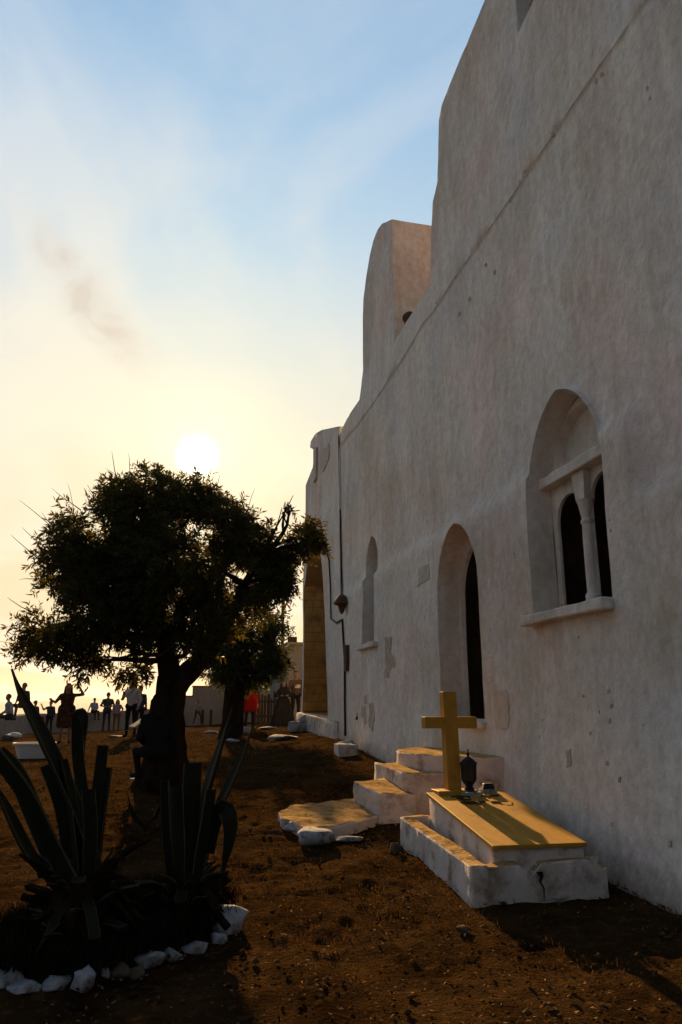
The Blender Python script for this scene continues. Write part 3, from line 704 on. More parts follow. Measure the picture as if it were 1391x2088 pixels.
def landing():
    px = [(768, 1664), (722, 1626), (660, 1634), (600, 1642), (566, 1655), (572, 1668), (600, 1678), (625, 1690), (680, 1686), (730, 1676)]
    top = []
    for x, y in px:
        z = .4
        for _ in range(12): p = atz(x, y, z); z = .5 * z + .5 * (gz(p.x, p.y) + .085)
        top.append(atz(x, y, z))
    bot = [Vector((p.x, p.y, p.z - .25)) for p in top]
    mb = MB(); mb.hexa(bot[::-1], top[::-1]); o = mb.build('landing_slab', ['plaster_white', 'worn_step_top'], bevel=0.012, seg=1, sub=3, rough=0.03, seed=7, smooth='auto')
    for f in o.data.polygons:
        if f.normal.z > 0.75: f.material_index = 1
    child(o, steps)
landing()

# ------------------------------------------------------------------ the grave
grave = tag(empty('grave', (3.25, 7.3, 0.12)), 'raised grave with ochre marble slab and cross in a white masonry kerb', 'grave')
def kerb():
    # four kerb walls as one broken masonry trough
    oFL, oFR, oBL, oBR = Vector((2.57, 6.23, 0)), Vector((3.86, 6.29, 0)), Vector((2.61, 8.30, 0)), Vector((3.95, 8.34, 0))
    zt = {'FL': .355, 'FR': .37, 'BL': .475, 'BR': .50}
    def strip(name, a, b, za, zb, inn, seed, cuts=None):
        mb = MB(); L = 24; n = []
        for i in range(L + 1):
            t = i / L; p = a.lerp(b, t); q = p + inn; z = za + (zb - za) * t
            if cuts:
                for c0, w, dp in cuts: z -= dp * max(0, 1 - abs(t - c0) / w) ** 0.6
            n.append((p, q, z))
        o = len(mb.v)
        for p, q, z in n:
            mb.v += [Vector((p.x, p.y, gz(p.x, p.y) - 0.15)), Vector((p.x, p.y, z)), Vector((q.x, q.y, z + 0.006)), Vector((q.x, q.y, gz(p.x, p.y) - 0.15))]
        for i in range(L):
            for k in range(4):
                mb.f.append([o + i * 4 + k, o + i * 4 + (k + 1) % 4, o + i * 4 + 4 + (k + 1) % 4, o + i * 4 + 4 + k]); mb.mi.append(0)
        mb.f += [[o, o + 1, o + 2, o + 3], [o + L * 4 + k for k in (3, 2, 1, 0)]]; mb.mi += [0, 0]
        ob = mb.build(name, ['plaster_white', 'worn_step_top'], bevel=0.010, seg=1, sub=2, rough=0.022, seed=seed, smooth='auto')
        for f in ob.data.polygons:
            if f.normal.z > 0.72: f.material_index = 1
        child(ob, grave)
    strip('kerb_wall', oFL + Vector((0.01, 0, 0)), oFR, zt['FL'], zt['FR'], Vector((0, 0.15, 0)), 3, [(0.42, 0.055, 0.11), (0.97, 0.06, 0.10)])
    strip('kerb_wall', oBL, oFL + Vector((0.0, 0.005, 0)), zt['BL'], zt['FL'] + 0.004, Vector((0.15, 0, 0)), 5)
    strip('kerb_wall', oBR, oBL + Vector((0.01, 0.01, 0)), zt['BR'], zt['BL'] + 0.003, Vector((0, -0.13, 0)), 6)
    strip('kerb_wall', oFR + Vector((0.03, 0.2, 0)), oBR + Vector((0.03, 0, 0)), zt['FR'] - 0.02, zt['BR'] - 0.02, Vector((-0.12, 0, 0)), 7, [(0.1, 0.1, 0.1), (0.5, 0.1, 0.06)])
    # crack and socket in the front kerb
    mb = MB(); crack = [(3.18, .30), (3.20, .26), (3.185, .22), (3.215, .17), (3.21, .08)]
    v = []
    for i, (x, z) in enumerate(crack):
        w = [.03, .016, .008, .006, .003][i]; v += [(x - w, 6.27, z), (x + w, 6.27, z)]
    o = mesh_obj('crack', [(a, 6.238, c) for a, b, c in v], [[2 * i, 2 * i + 1, 2 * i + 3, 2 * i + 2] for i in range(4)], 'bed_soil'); child(o, grave)
kerb()
S = {'FL': Vector((2.81, 6.33, .50)), 'FR': Vector((3.68, 6.29, .50)), 'BL': Vector((2.885, 8.20, .735)), 'BR': Vector((3.80, 8.22, .735))}
def slab_pt(u, v):                              # u across, v from foot to head
    return S['FL'].lerp(S['FR'], u).lerp(S['BL'].lerp(S['BR'], u), v)
c0 = (S['FL'] + S['FR'] + S['BL'] + S['BR']) / 4
mb = MB(); ins = [c0 + (S[k] - c0) * 0.955 for k in ('FL', 'FR', 'BR', 'BL')]
mb.hexa([Vector((p.x, p.y, 0.05)) for p in ins], [p - Vector((0, 0, 0.028)) for p in ins]); o = mb.build('tomb_base', 'plaster_white', bevel=0.012, sub=3, rough=0.02, seed=4, smooth=True); child(o, grave)
mb = MB(); top = [S[k] for k in ('FL', 'FR', 'BR', 'BL')]
mb.hexa([p - Vector((0, 0, 0.034)) for p in top], top); o = mb.build('marble_slab', 'ochre_marble', bevel=0.006, seg=2); child(o, grave); slab = o
# foot block under the cross
fb = Vector((3.20, 8.13, .725))
mb = MB(); mb.box((fb.x - .23, fb.y - .10, fb.z - 0.03), (fb.x + .23, fb.y + .16, fb.z + .035)); o = mb.build('cross_foot', 'ochre_marble', bevel=0.006); child(o, grave)
def cross():
    mb = MB(); x, y, z0 = 3.19, 8.18, fb.z + .03; w = .078; t = .065; zt = 1.81
    # thin lean to the left, as it stands
    lean = -0.02
    mb.hexa([(x - w, y - t, z0), (x + w, y - t, z0), (x + w, y + t, z0), (x - w, y + t, z0)], [(x - w + lean, y - t, zt), (x + w + lean, y - t, zt), (x + w + lean, y + t, zt), (x - w + lean, y + t, zt)])
    o = mb.build('cross_post', 'ochre_marble', bevel=0.005); child(o, grave)
    mb = MB(); zb, zc = 1.41, 1.535; xl = x + lean * .7
    for s0, s1 in ((-.31, -w - .0005), (w + .0005, .31)):
        mb = MB(); mb.hexa([(xl + s0, y - t + .002, zb), (xl + s1, y - t + .002, zb), (xl + s1, y + t - .002, zb), (xl + s0, y + t - .002, zb)], [(xl + s0, y - t + .002, zc), (xl + s1, y - t + .002, zc), (xl + s1, y + t - .002, zc), (xl + s0, y + t - .002, zc)])
        o = mb.build('cross_arm', 'ochre_marble', bevel=0.005); child(o, grave)
cross()
# raised lettering strokes on the slab (worn past reading)
def stroke(u0, v0, u1, v1, w=0.012):
    a = slab_pt(u0, v0); b = slab_pt(u1, v1); d = (b - a).normalized(); n = Vector((0, -0.126, 0.992)); s = d.cross(n).normalized() * w
    mb = MB(); mb.hexa([a - s - n * .002, b - s - n * .002, b + s - n * .002, a + s - n * .002], [a - s + n * .012, b - s + n * .012, b + s + n * .012, a + s + n * .012])
    o = mb.build('letter_stroke', 'letter_metal'); child(o, grave)
for a in [(.23, .875, .47, .872), (.60, .872, .84, .868), (.28, .80, .42, .795), (.27, .83, .31, .84), (.31, .84, .36, .832), (.25, .745, .55, .74), (.28, .715, .48, .712), (.30, .77, .33, .775), (.62, .735, .72, .73), (.70, .715, .73, .71), (.42, .845, .45, .842), (.66, .845, .70, .848)]:
    stroke(*a, w=.009 if abs(a[0] - a[2]) < .2 else .012)

def lantern():
    base = slab_pt(.505, .925) ; L = tag(empty('lantern', base), 'small black grave lantern with glass panes beside the marble cross', 'lantern')
    def pt(mb, name, m, **k): o = mb.build(name, m, **k); o.parent = L
    mb = MB(); mb.hexa([(-.11, -.11, -.03), (.11, -.11, -.03), (.11, .11, -.002), (-.11, .11, -.002)], [(-.11, -.11, .03), (.11, -.11, .03), (.11, .11, .03), (-.11, .11, .03)]); pt(mb, 'plinth', 'white_stone', bevel=.004)
    mb = MB(); mb.lathe([(.062, .03), (.058, .06), (.04, .075), (.05, .10), (.082, .135), (.086, .15)], 6, (0, 0, 0)); pt(mb, 'foot', 'dark_metal')
    mb = MB(); mb.lathe([(.071, .15), (.078, .31)], 6); pt(mb, 'glass', 'lantern_glass')
    for k in range(6):
        a = math.pi * 2 * k / 6; mb = MB(); mb.tube([(.08 * math.cos(a), .08 * math.sin(a), .14), (.088 * math.cos(a), .088 * math.sin(a), .315)], .008, 6); pt(mb, 'bar', 'dark_metal')
    mb = MB(); mb.lathe([(.105, .312), (.107, .322), (.075, .35), (.045, .375), (.018, .39), (.012, .405), (.022, .412), (.018, .425), (.004, .44)], 6); pt(mb, 'roof', 'dark_metal')
    mb = MB(); mb.box((-.004, -.004, .435), (.004, .004, .475)); mb.box((-.014, -.0035, .455), (.014, .0035, .462)); pt(mb, 'finial', 'dark_metal')
lantern()
def censer():
    b = slab_pt(.78, .97); L = tag(empty('incense_burner', b), 'small low dark metal incense box behind the lantern on the grave', 'incense box')
    mb = MB(); mb.hexa([(-.09, -.06, -.02), (.09, -.06, -.02), (.09, .06, 0), (-.09, .06, 0)], [(-.085, -.055, .03), (.085, -.055, .03), (.085, .055, .03), (-.085, .055, .03)]); o = mb.build('base', 'white_stone', bevel=.004); o.parent = L
    mb = MB(); mb.hexa([(-.075, -.045, .03), (.075, -.045, .03), (.075, .045, .03), (-.075, .045, .03)], [(-.05, -.03, .09), (.05, -.03, .09), (.05, .03, .09), (-.05, .03, .09)]); o = mb.build('lid', 'dark_metal', bevel=.006); o.parent = L
    mb = MB(); mb.tube([(-.07, 0, .06), (-.08, 0, .10), (-.03, 0, .125), (.03, 0, .125), (.08, 0, .10), (.07, 0, .06)], .005, 6); o = mb.build('handle', 'dark_metal'); o.parent = L
censer()

# ------------------------------------------------------------------ trees
def leaf_cloud(name, blobs, n_sprigs, m, parent, seed, leaf=0.115, wid=0.024, droop=0.25, per=15, stem=0.26, gap=0.36):
    """blobs: (centre, radius vec). Sprigs with narrow leaves through the volume, thicker toward the shell."""
    rs = np.random.RandomState(seed)
    C = np.array([b[0] for b in blobs], float); Rr = np.array([b[1] for b in blobs], float)
    w = (Rr.prod(1)) ** 0.60; w = w * np.where(C[:, 0] > 1.45, 2.0, 1.0); w /= w.sum(); bi = rs.choice(len(blobs), n_sprigs, p=w)
    d = rs.normal(size=(n_sprigs, 3)); d /= np.linalg.norm(d, axis=1)[:, None]
    rad = rs.rand(n_sprigs) ** 0.45
    pos = C[bi] + d * Rr[bi] * rad[:, None]
    # clumping: pull toward a set of random attractors so that gaps open
    keep = (vn(pos[:, 0] * 2.4 + pos[:, 1] * .5, pos[:, 2] * 2.4 - pos[:, 1] * .4, seed) + .55 * vn(pos[:, 0] * 5.1 + pos[:, 1] * 2, pos[:, 2] * 5.1 - pos[:, 1] * 2, seed + 3) + 0.5) > gap * np.where(C[bi, 0] > 1.45, .75, np.where(Rr[bi].max(1) < .3, .62, 1.0))
    pos = pos[keep]; d = d[keep]; n = len(pos)
    dirs = d * 0.9 + rs.normal(size=(n, 3)) * 0.55; dirs[:, 2] += 0.15 - droop * rs.rand(n) * 2
    dirs /= np.linalg.norm(dirs, axis=1)[:, None]
    ln = stem * rs.uniform(0.6, 1.5, n)
    t = (np.arange(per) + 0.5) / per
    B = pos[:, None] + dirs[:, None] * (ln[:, None] * t[None])[..., None]                     # leaf bases
    B[:, :, 2] -= droop * 0.35 * (ln[:, None] * t[None]) * t[None]
    q = rs.normal(size=(n, per, 3)); q -= (q * dirs[:, None]).sum(2, keepdims=True) * dirs[:, None]; q /= np.linalg.norm(q, axis=2, keepdims=True)
    ld = q * 0.85 + dirs[:, None] * rs.uniform(0.3, 1.0, (n, per, 1)); ld[..., 2] -= droop * 0.6
    ld /= np.linalg.norm(ld, axis=2, keepdims=True)
    sd = np.cross(ld, rs.normal(size=(n, per, 3))); sd /= np.linalg.norm(sd, axis=2, keepdims=True)
    L_ = leaf * rs.uniform(0.6, 1.25, (n, per, 1)); W_ = wid * rs.uniform(0.7, 1.2, (n, per, 1))
    v0 = B; v1 = B + ld * L_ * 0.45 + sd * W_ * 0.5; v2 = B + ld * L_; v3 = B + ld * L_ * 0.45 - sd * W_ * 0.5
    V = np.stack([v0, v1, v2, v3], 2).reshape(-1, 3)
    Fq = np.arange(len(V)).reshape(-1, 4)
    return np_mesh(name, V, Fq, m, parent), pos, dirs, ln
def curve_pts(a, b, bend, n=7, seed=0):
    r = random.Random(seed); a = Vector(a); b = Vector(b); side = Vector((r.uniform(-1, 1), r.uniform(-1, 1), r.uniform(-.3, .6))) * bend
    return [a.lerp(b, i / n) + side * math.sin(math.pi * i / n) + Vector((r.uniform(-1, 1), r.uniform(-1, 1), r.uniform(-1, 1))) * bend * 0.12 * (0 < i < n) for i in range(n + 1)]

def big_tree():
    Y = 11.9; base = aty(330, 1590, Y); base.z = gz(base.x, Y)
    T = tag(empty('tree', base), 'broad evergreen tree with thick leaning trunk before the setting sun', 'tree')
    B = []
    for px, py, r, dy, ky in [(215, 1075, 105, .2, 1), (300, 1040, 95, -.3, 1), (385, 1050, 90, .3, 1), (455, 1085, 80, -.2, 1), (160, 1130, 80, -.4, 1), (250, 1160, 110, .5, 1.1),
                              (350, 1150, 115, -.6, 1), (440, 1165, 80, .4, .9), (130, 1185, 55, .6, .9), (190, 1235, 85, -.5, .9), (300, 1255, 90, .4, 1), (390, 1250, 85, -.5, 1), (75, 1290, 48, .1, .8), (120, 1310, 45, -.4, .8),
                              (195, 1310, 62, .5, .9), (250, 1340, 50, -.5, .8), (175, 1350, 34, -.2, .8), (285, 1370, 28, .3, .7), (520, 1105, 42, .0, .8), (545, 1165, 55, .2, .8), (600, 1105, 42, -.2, .8), (625, 1090, 30, .2, .8),
                              (588, 1030, 18, .0, .8), (490, 1190, 60, -.4, .9), (520, 1225, 45, .3, .8), (565, 1190, 38, -.3, .8), (455, 1250, 55, .3, .8), (60, 1322, 28, .3, .7), (480, 1060, 45, .2, .8), (330, 1330, 55, .2, .8), (400, 1320, 40, -.2, .8), (250, 1010, 40, 0, .8), (340, 1000, 34, .3, .8), (640, 1110, 24, .1, .8), (575, 1120, 36, .1, .8), (560, 1080, 22, .0, .8), (425, 1020, 36, -.2, .8)]:
        c = aty(px, py, Y + dy); k = max(r - 11, 9) / 132.0
        B.append(((c.x, c.y, c.z), (k, k * ky * 1.05, k * 0.98)))
    crown, pos, dirs, ln = leaf_cloud('crown', B, 9000, 'leaf_green', None, 11, leaf=0.11, wid=0.028, stem=.20, gap=.34)
    child(crown, T)
    # trunk: squat, flared, fluted; forks into two main limbs
    mb = MB(); prof = [(334, 1608, .44), (337, 1580, .36), (340, 1545, .30), (342, 1500, .265), (344, 1455, .235), (347, 1415, .21), (350, 1380, .20)]
    pts = [aty(px, py, Y) for px, py, r in prof]; rad = [r for *_, r in prof]
    n = 22; o = 0
    for i, (p, r) in enumerate(zip(pts, rad)):
        for k in range(n):
            a = 2 * math.pi * k / n; fl = 1 + (0.16 * math.sin(a * 5 + i * .35) + 0.10 * math.sin(a * 3 - i * .5)) * (1.0 - i * 0.06) + 0.10 * float(vn(a * 2.0, i * 1.3, 4))
            mb.v.append(p + Vector((math.cos(a), math.sin(a), 0)) * r * fl)
    for i in range(len(pts) - 1):
        for k in range(n): mb.f.append([i * n + k, i * n + (k + 1) % n, (i + 1) * n + (k + 1) % n, (i + 1) * n + k]); mb.mi.append(0)
    e = (len(pts) - 1) * n; mb.f.append([e + k for k in range(n)]); mb.mi.append(0)
    fork = pts[-1]
    L1 = [fork - Vector((0, 0, .15)), aty(342, 1345, Y), aty(336, 1300, Y + .05), aty(330, 1240, Y + .1), aty(322, 1170, Y + .1), aty(310, 1090, Y)]
    L2 = [pts[-2] + Vector((.05, 0, .05)), aty(372, 1385, Y - .05), aty(405, 1350, Y - .1), aty(440, 1310, Y - .1), aty(470, 1250, Y), aty(500, 1190, Y), aty(530, 1140, Y)]
    mb.tube(L1, [.17, .15, .135, .115, .09, .06], 12); mb.tube(L2, [.17, .155, .15, .12, .095, .075, .05], 12)
    tr = mb.build('trunk', 'bark', smooth=True, sub=1, rough=0.05, seed=3); child(tr, T)
    # limbs to the clumps, then fine twigs
    mb = MB(); rnd = random.Random(3)
    for i, (c, r) in enumerate(B):
        c = Vector(c); src = L2 if c.x > fork.x + .55 else L1
        j = min(range(1, len(src)), key=lambda k: (src[k] - c).length + (0.9 if src[k].z > c.z + .35 else 0))
        P_ = curve_pts(src[j], c, 0.14, 6, i); mb.tube(P_, [.055 - .042 * t / 6 for t in range(7)], 6)
        for k in range(7):
            e = c + Vector((rnd.uniform(-1, 1) * r[0], rnd.uniform(-1, 1) * r[1], rnd.uniform(-1, 1) * r[2])) * .85
            mb.tube(curve_pts(P_[rnd.randint(3, 6)], e, 0.06, 4, i * 9 + k), [.016, .013, .010, .007, .004], 4)
    lb = mb.build('limbs', 'bark', smooth=True); child(lb, T)
    # long bare shoots standing out of the outline
    for k, (a, b) in enumerate([((130, 1100), (40, 1020)), ((100, 1120), (45, 1075)), ((90, 1150), (22, 1090)), ((80, 1180), (40, 1182)), ((150, 1060), (138, 985)), ((165, 1040), (105, 995)), ((240, 980), (228, 920)), ((262, 985), (262, 925)), ((250, 990), (215, 955)), ((70, 1250), (15, 1218)), ((120, 1090), (85, 1045)), ((440, 1000), (450, 965)), ((500, 1080), (520, 995)), ((545, 1110), (598, 1010)), ((545, 1120), (575, 1035)), ((640, 1090), (655, 1052)), ((95, 1330), (0, 1308)), ((150, 1370), (130, 1392))]):
        mb = MB(); mb.tube(curve_pts(aty(*a, Y), aty(*b, Y + rnd.uniform(-.4, .4)), 0.04, 5, k + 70), [.010, .008, .006, .005, .004, .002] if k not in (13, 14) else [.018, .017, .015, .012, .009, .005], 4); child(mb.build('twig', 'bark'), T)
    return fork
big_tree()

def small_tree():
    Y = 22.0; b = aty(473, 1470, Y); base = Vector((b.x, Y, gz(b.x, Y)))
    T = tag(empty('tree', base), 'smaller dark round tree with twin trunks behind the big tree by the fence', 'tree')
    B = []
    for px, py, r, dy in [(480, 1330, 55, 0), (530, 1320, 55, .4), (545, 1350, 40, -.4), (500, 1370, 45, .3), (455, 1360, 40, -.5), (520, 1270, 45, -.4), (560, 1310, 36, .3), (470, 1290, 45, .3), (578, 1352, 22, 0), (440, 1335, 30, .2), (535, 1385, 26, .3), (570, 1270, 24, .2), (480, 1395, 22, 0)]:
        c = aty(px, py, Y + dy); k = max(r - 12, 8) / 71.5; B.append(((c.x, c.y, c.z), (k, k * 1.05, k)))
    cr, *_ = leaf_cloud('crown', B, 2300, 'leaf_dark', None, 23, leaf=0.15, wid=0.042, per=13, stem=0.32); child(cr, T)
    mb = MB(); rnd = random.Random(8)
    for (x0, x1, r0) in ((462, 470, .19), (479, 490, .14)):
        p0 = aty(x0, 1478, Y + (x0 - 470) * .01); p0.z = gz(p0.x, Y) - .1; p1 = aty((x0 + x1) / 2 + 4, 1425, Y); p2 = aty(x1, 1385, Y); p3 = aty(x1 + 8, 1340, Y)
        mb.tube([p0, p0.lerp(p1, .4) + Vector((.03, 0, 0)), p1, p2, p3], [r0 * 1.35, r0 * 1.1, r0, r0 * .85, r0 * .5], 12)
    tr = mb.build('trunk', 'bark', smooth=True, sub=1, rough=0.06, seed=5); child(tr, T)
    mb = MB(); src = [aty(480, 1385, Y), aty(500, 1345, Y)]
    for i, (c, r) in enumerate(B):
        mb.tube(curve_pts(src[i % 2], c, .12, 5, i + 40), [.07, .06, .05, .035, .025, .012], 6)
        for k in range(5):
            e = Vector(c) + Vector((rnd.uniform(-1, 1) * r[0], rnd.uniform(-1, 1) * r[1], rnd.uniform(-1, 1) * r[2])) * .8
            mb.tube(curve_pts(c, e, .06, 4, i * 7 + k), [.02, .015, .012, .009, .005], 4)
    child(mb.build('limbs', 'bark', smooth=True), T)
small_tree()

# ------------------------------------------------------------------ the agave bed
def blade(pts, widths, thick, dir_face, cut=False, curl=0.5, n=7):
    """thick succulent leaf: cross-section is a shallow trough; margin strips get material 1. pts: spine, dir_face: which way the upper side looks"""
    m = len(pts); V = []; F_ = []; MI = []
    pts = [Vector(p) for p in pts]
    for i, p in enumerate(pts):
        t = (pts[min(i + 1, m - 1)] - pts[max(i - 1, 0)]).normalized(); s = t.cross(dir_face).normalized(); nn = s.cross(t).normalized(); w = widths[i]; th = thick * (0.35 + 0.65 * w / max(widths))
        for k in range(n):
            a = (-1, -.93, -.5, 0, .5, .93, 1)[k]; V.append(p + s * a * w * .5 + nn * (abs(a) ** 1.6) * w * .5 * curl * .5 )
        for k in range(n):
            a = (1, .93, .5, 0, -.5, -.93, -1)[k]; V.append(p + s * a * w * .5 * .985 + nn * ((abs(a) ** 1.6) * w * .5 * curl * .5 - th * (1 - abs(a) ** 2.2) - 0.003))
    r = 2 * n
    for i in range(m - 1):
        for k in range(r):
            F_.append([i * r + k, i * r + (k + 1) % r, (i + 1) * r + (k + 1) % r, (i + 1) * r + k])
            MI.append(1 if k in (0, n - 2, n - 1, r - 1, n, r - 2) else 0)
    F_.append([k for k in range(r)][::-1]); F_.append([(m - 1) * r + k for k in range(r)]); MI += [0, 2 if cut else 0]
    return V, F_, MI
def spline(ctrl, k=14):
    c = [Vector(p) for p in ctrl]
    if len(c) == 2: c = [c[0], c[0].lerp(c[1], .5), c[1]]
    c = [c[0] * 2 - c[1]] + c + [c[-1] * 2 - c[-2]]; out = []; seg = len(c) - 3
    for i in range(k + 1):
        u = i / k * seg; j = min(int(u), seg - 1); t = u - j; a, b, d, e = c[j:j + 4]
        out.append(0.5 * ((2 * b) + (d - a) * t + (2 * a - 5 * b + 4 * d - e) * t * t + (3 * b - a - 3 * d + e) * t ** 3))
    return out
def agave_leaf(plant, centre, ctrl, wmax, cut=False, m='agave_leaf', thick=0.035, wb=0.75, face=None):
    P_ = spline(ctrl); k = len(P_) - 1
    W = []
    for i in range(k + 1):
        t = i / k
        if cut: w = wb + (1 - wb) * sm(t / .4)
        else: w = (wb + (1 - wb) * sm(t / .35)) * (1 - sm((t - .45) / .55) ** 1.1 * .985)
        W.append(max(float(w) * wmax * .84 * (1 - .12 * t * cut), 0.006))
    if face is None:
        mid = P_[k // 2]; f = Vector((centre.x, centre.y, mid.z + .35)) - mid; face = f.normalized()
    V, F_, MI = blade(P_, W, thick, face, cut)
    mb = MB(); mb.v = V; mb.f = F_; mb.mi = MI; o = mb.build('leaf', [m, 'agave_margin' if m != 'agave_dry' else 'agave_dry', 'agave_dry'], smooth='auto'); child(o, plant)
def agaves():
    yl = 5.75; cL = aty(165, 1800, yl); gl = gz(cL.x, yl)
    A1 = tag(empty('agave', (cL.x, yl, gl + .12)), 'big agave with cut-off leaves and one tall pointed leaf, left in the stone bed', 'agave')
    def T(px, py, dy): return aty(px, py, yl + dy)
    b = lambda px, dy: T(px, 1800, dy)
    agave_leaf(A1, cL, [b(205, .0), T(150, 1640, .05), T(85, 1500, .1), T(45, 1420, .12), T(26, 1363, .14)], .26)                       # tall pointed one
    agave_leaf(A1, cL, [b(140, -.15), T(95, 1715, -.24), T(45, 1615, -.30), T(-25, 1525, -.34)], .25, wb=.9, cut=True)
    agave_leaf(A1, cL, [b(165, .0), T(150, 1650, .02), T(128, 1548, .05)], .155, cut=True)
    agave_leaf(A1, cL, [b(180, .15), T(172, 1660, .2), T(158, 1545, .22), T(157, 1462, .2)], .12, wb=.9, cut=True)
    agave_leaf(A1, cL, [T(157, 1472, .2), T(164, 1453, .15), T(173, 1475, .12), T(172, 1540, .12)], .085, wb=.9, face=Vector((0, -1, .2)))
    agave_leaf(A1, cL, [b(190, .2), T(198, 1640, .26), T(211, 1520, .3)], .115, cut=True)
    agave_leaf(A1, cL, [b(195, .1), T(206, 1680, .12), T(222, 1565, .15)], .06, cut=True)
    agave_leaf(A1, cL, [b(110, .1), T(60, 1740, .15), T(10, 1640, .15), T(-30, 1560, .1)], .15)
    agave_leaf(A1, cL, [b(120, .3), T(70, 1670, .5), T(30, 1580, .6), T(-10, 1535, .65)], .22, cut=True)
    agave_leaf(A1, cL, [b(150, .25), T(130, 1660, .4), T(95, 1560, .45)], .17, cut=True)
    agave_leaf(A1, cL, [b(180, -.1), T(185, 1700, -.16), T(180, 1610, -.2)], .12, cut=True)
    rnd = random.Random(4)
    for k in range(95):                           # dead lower leaves and leaf stumps around the stem
        a = rnd.uniform(0, 6.28); z0 = gl + rnd.uniform(.02, .45); r0 = .10; r1 = rnd.uniform(.24, .48); zz = z0 + rnd.uniform(-.25, .26)
        d = Vector((math.cos(a), math.sin(a), 0)); c = Vector((cL.x, yl, 0))
        p0 = c + d * r0 + Vector((0, 0, z0)); p2 = c + d * r1 + Vector((0, 0, max(zz, gl + .02))); p1 = p0.lerp(p2, .5) + Vector((0, 0, rnd.uniform(.0, .08)))
        agave_leaf(A1, cL, [p0, p1, p2], rnd.uniform(.06, .13), cut=k % 3 == 0, m='agave_dry' if k % 2 else 'agave_leaf', face=Vector((0, 0, 1)))
    mb = MB(); mb.tube([(cL.x, yl, gl - .1), (cL.x, yl, gl + .2), (cL.x, yl, gl + .5)], [.24, .22, .14], 12); child(mb.build('stem', 'agave_dry', smooth=True, sub=1, rough=.08), A1)

    yr = 6.15; cR = aty(380, 1810, yr); gr = gz(cR.x, yr)
    A2 = tag(empty('agave', (cR.x, yr, gr + .1)), 'slender agave with two long upright pointed leaves, right in the stone bed', 'agave')
    def T(px, py, dy): return aty(px, py, yr + dy)
    b = lambda px, dy: T(px, 1800, dy)
    agave_leaf(A2, cR, [b(395, .0), T(415, 1640, .02), T(446, 1530, .05), T(473, 1440, .08)], .17)
    agave_leaf(A2, cR, [b(405, .1), T(437, 1670, .16), T(485, 1560, .24), T(518, 1474, .28)], .115)
    agave_leaf(A2, cR, [b(380, -.08), T(388, 1680, -.12), T(394, 1555, -.14)], .185, cut=True)
    agave_leaf(A2, cR, [b(350, -.05), T(340, 1700, -.1), T(336, 1590, -.12)], .12, cut=True)
    agave_leaf(A2, cR, [b(365, -.15), T(362, 1700, -.22), T(360, 1610, -.26)], .13, cut=True)
    agave_leaf(A2, cR, [b(400, -.1), T(420, 1690, -.16), T(432, 1610, -.18)], .14, cut=True)
    agave_leaf(A2, cR, [b(370, .15), T(366, 1690, .25), T(358, 1600, .3)], .14, cut=True)
    agave_leaf(A2, cR, [T(425, 1740, -.05), T(440, 1668, -.12), T(459, 1648, -.2), T(470, 1690, -.24), T(458, 1760, -.24), T(443, 1830, -.22)], .15, wb=.7, face=Vector((0, -1, .15)))
    agave_leaf(A2, cR, [b(345, .0), T(330, 1650, .1), T(315, 1668, .12), T(297, 1690, .14)], .05, wb=.9, cut=True, thick=.012)
    agave_leaf(A2, cR, [T(297, 1690, .14), T(272, 1662, .15), T(259, 1615, .16)], .045, wb=1, thick=.012, face=Vector((0, -1, .1)))
    for k in range(75):
        a = rnd.uniform(0, 6.28); z0 = gr + rnd.uniform(.02, .30); r1 = rnd.uniform(.2, .40); zz = z0 + rnd.uniform(-.2, .24); c = Vector((cR.x, yr, 0)); d = Vector((math.cos(a), math.sin(a), 0))
        p0 = c + d * .08 + Vector((0, 0, z0)); p2 = c + d * r1 + Vector((0, 0, max(zz, gr + .02))); p1 = p0.lerp(p2, .5) + Vector((0, 0, rnd.uniform(0, .06)))
        agave_leaf(A2, cR, [p0, p1, p2], rnd.uniform(.05, .11), cut=k % 3 == 0, m='agave_dry' if k % 2 else 'agave_leaf', face=Vector((0, 0, 1)))
    mb = MB(); mb.tube([(cR.x, yr, gr - .1), (cR.x, yr, gr + .2), (cR.x, yr, gr + .42)], [.18, .16, .10], 12); child(mb.build('stem', 'agave_dry', smooth=True, sub=1, rough=.08), A2)
    return cL, cR
cL, cR = agaves()
# bed of dark soil, a low mound
def bed():
    xs = np.linspace(-2.2, 1.0, 80); ys = np.linspace(4.9, 7.4, 62); X, Y = np.meshgrid(xs, ys)
    poly = [(-2.1, 5.7), (-.81, 5.36), (-.35, 5.18), (.01, 5.50), (.30, 5.72), (.55, 6.1), (.62, 6.45), (.2, 6.9), (-.6, 6.75), (-1.0, 6.1), (-2.1, 6.2)]
    dist = np.full(X.shape, 9.0)
    for a, b in zip(poly, poly[1:] + poly[:1]):
        a = np.array(a); d = np.array(b) - a; t = np.clip(((X - a[0]) * d[0] + (Y - a[1]) * d[1]) / (d @ d), 0, 1); dist = np.minimum(dist, np.hypot(X - a[0] - t * d[0], Y - a[1] - t * d[1]))
    k = np.where(in_poly(X, Y, poly), dist, -dist)
    Z = g0(X, Y) - .06 + .20 * sm((k + .12) / .35) + .06 * fbm(X * 5, Y * 5, 3, 4) * sm((k + .1) / .2)
    V = np.stack([X.ravel(), Y.ravel(), Z.ravel()], 1); ny, nx = X.shape; i = np.arange(ny - 1)[:, None] * nx + np.arange(nx - 1)[None]
    structure(np_mesh('flower_bed_soil', V, np.stack([i, i + 1, i + nx + 1, i + nx], -1).reshape(-1, 4), 'bed_soil', smooth=True))
bed()
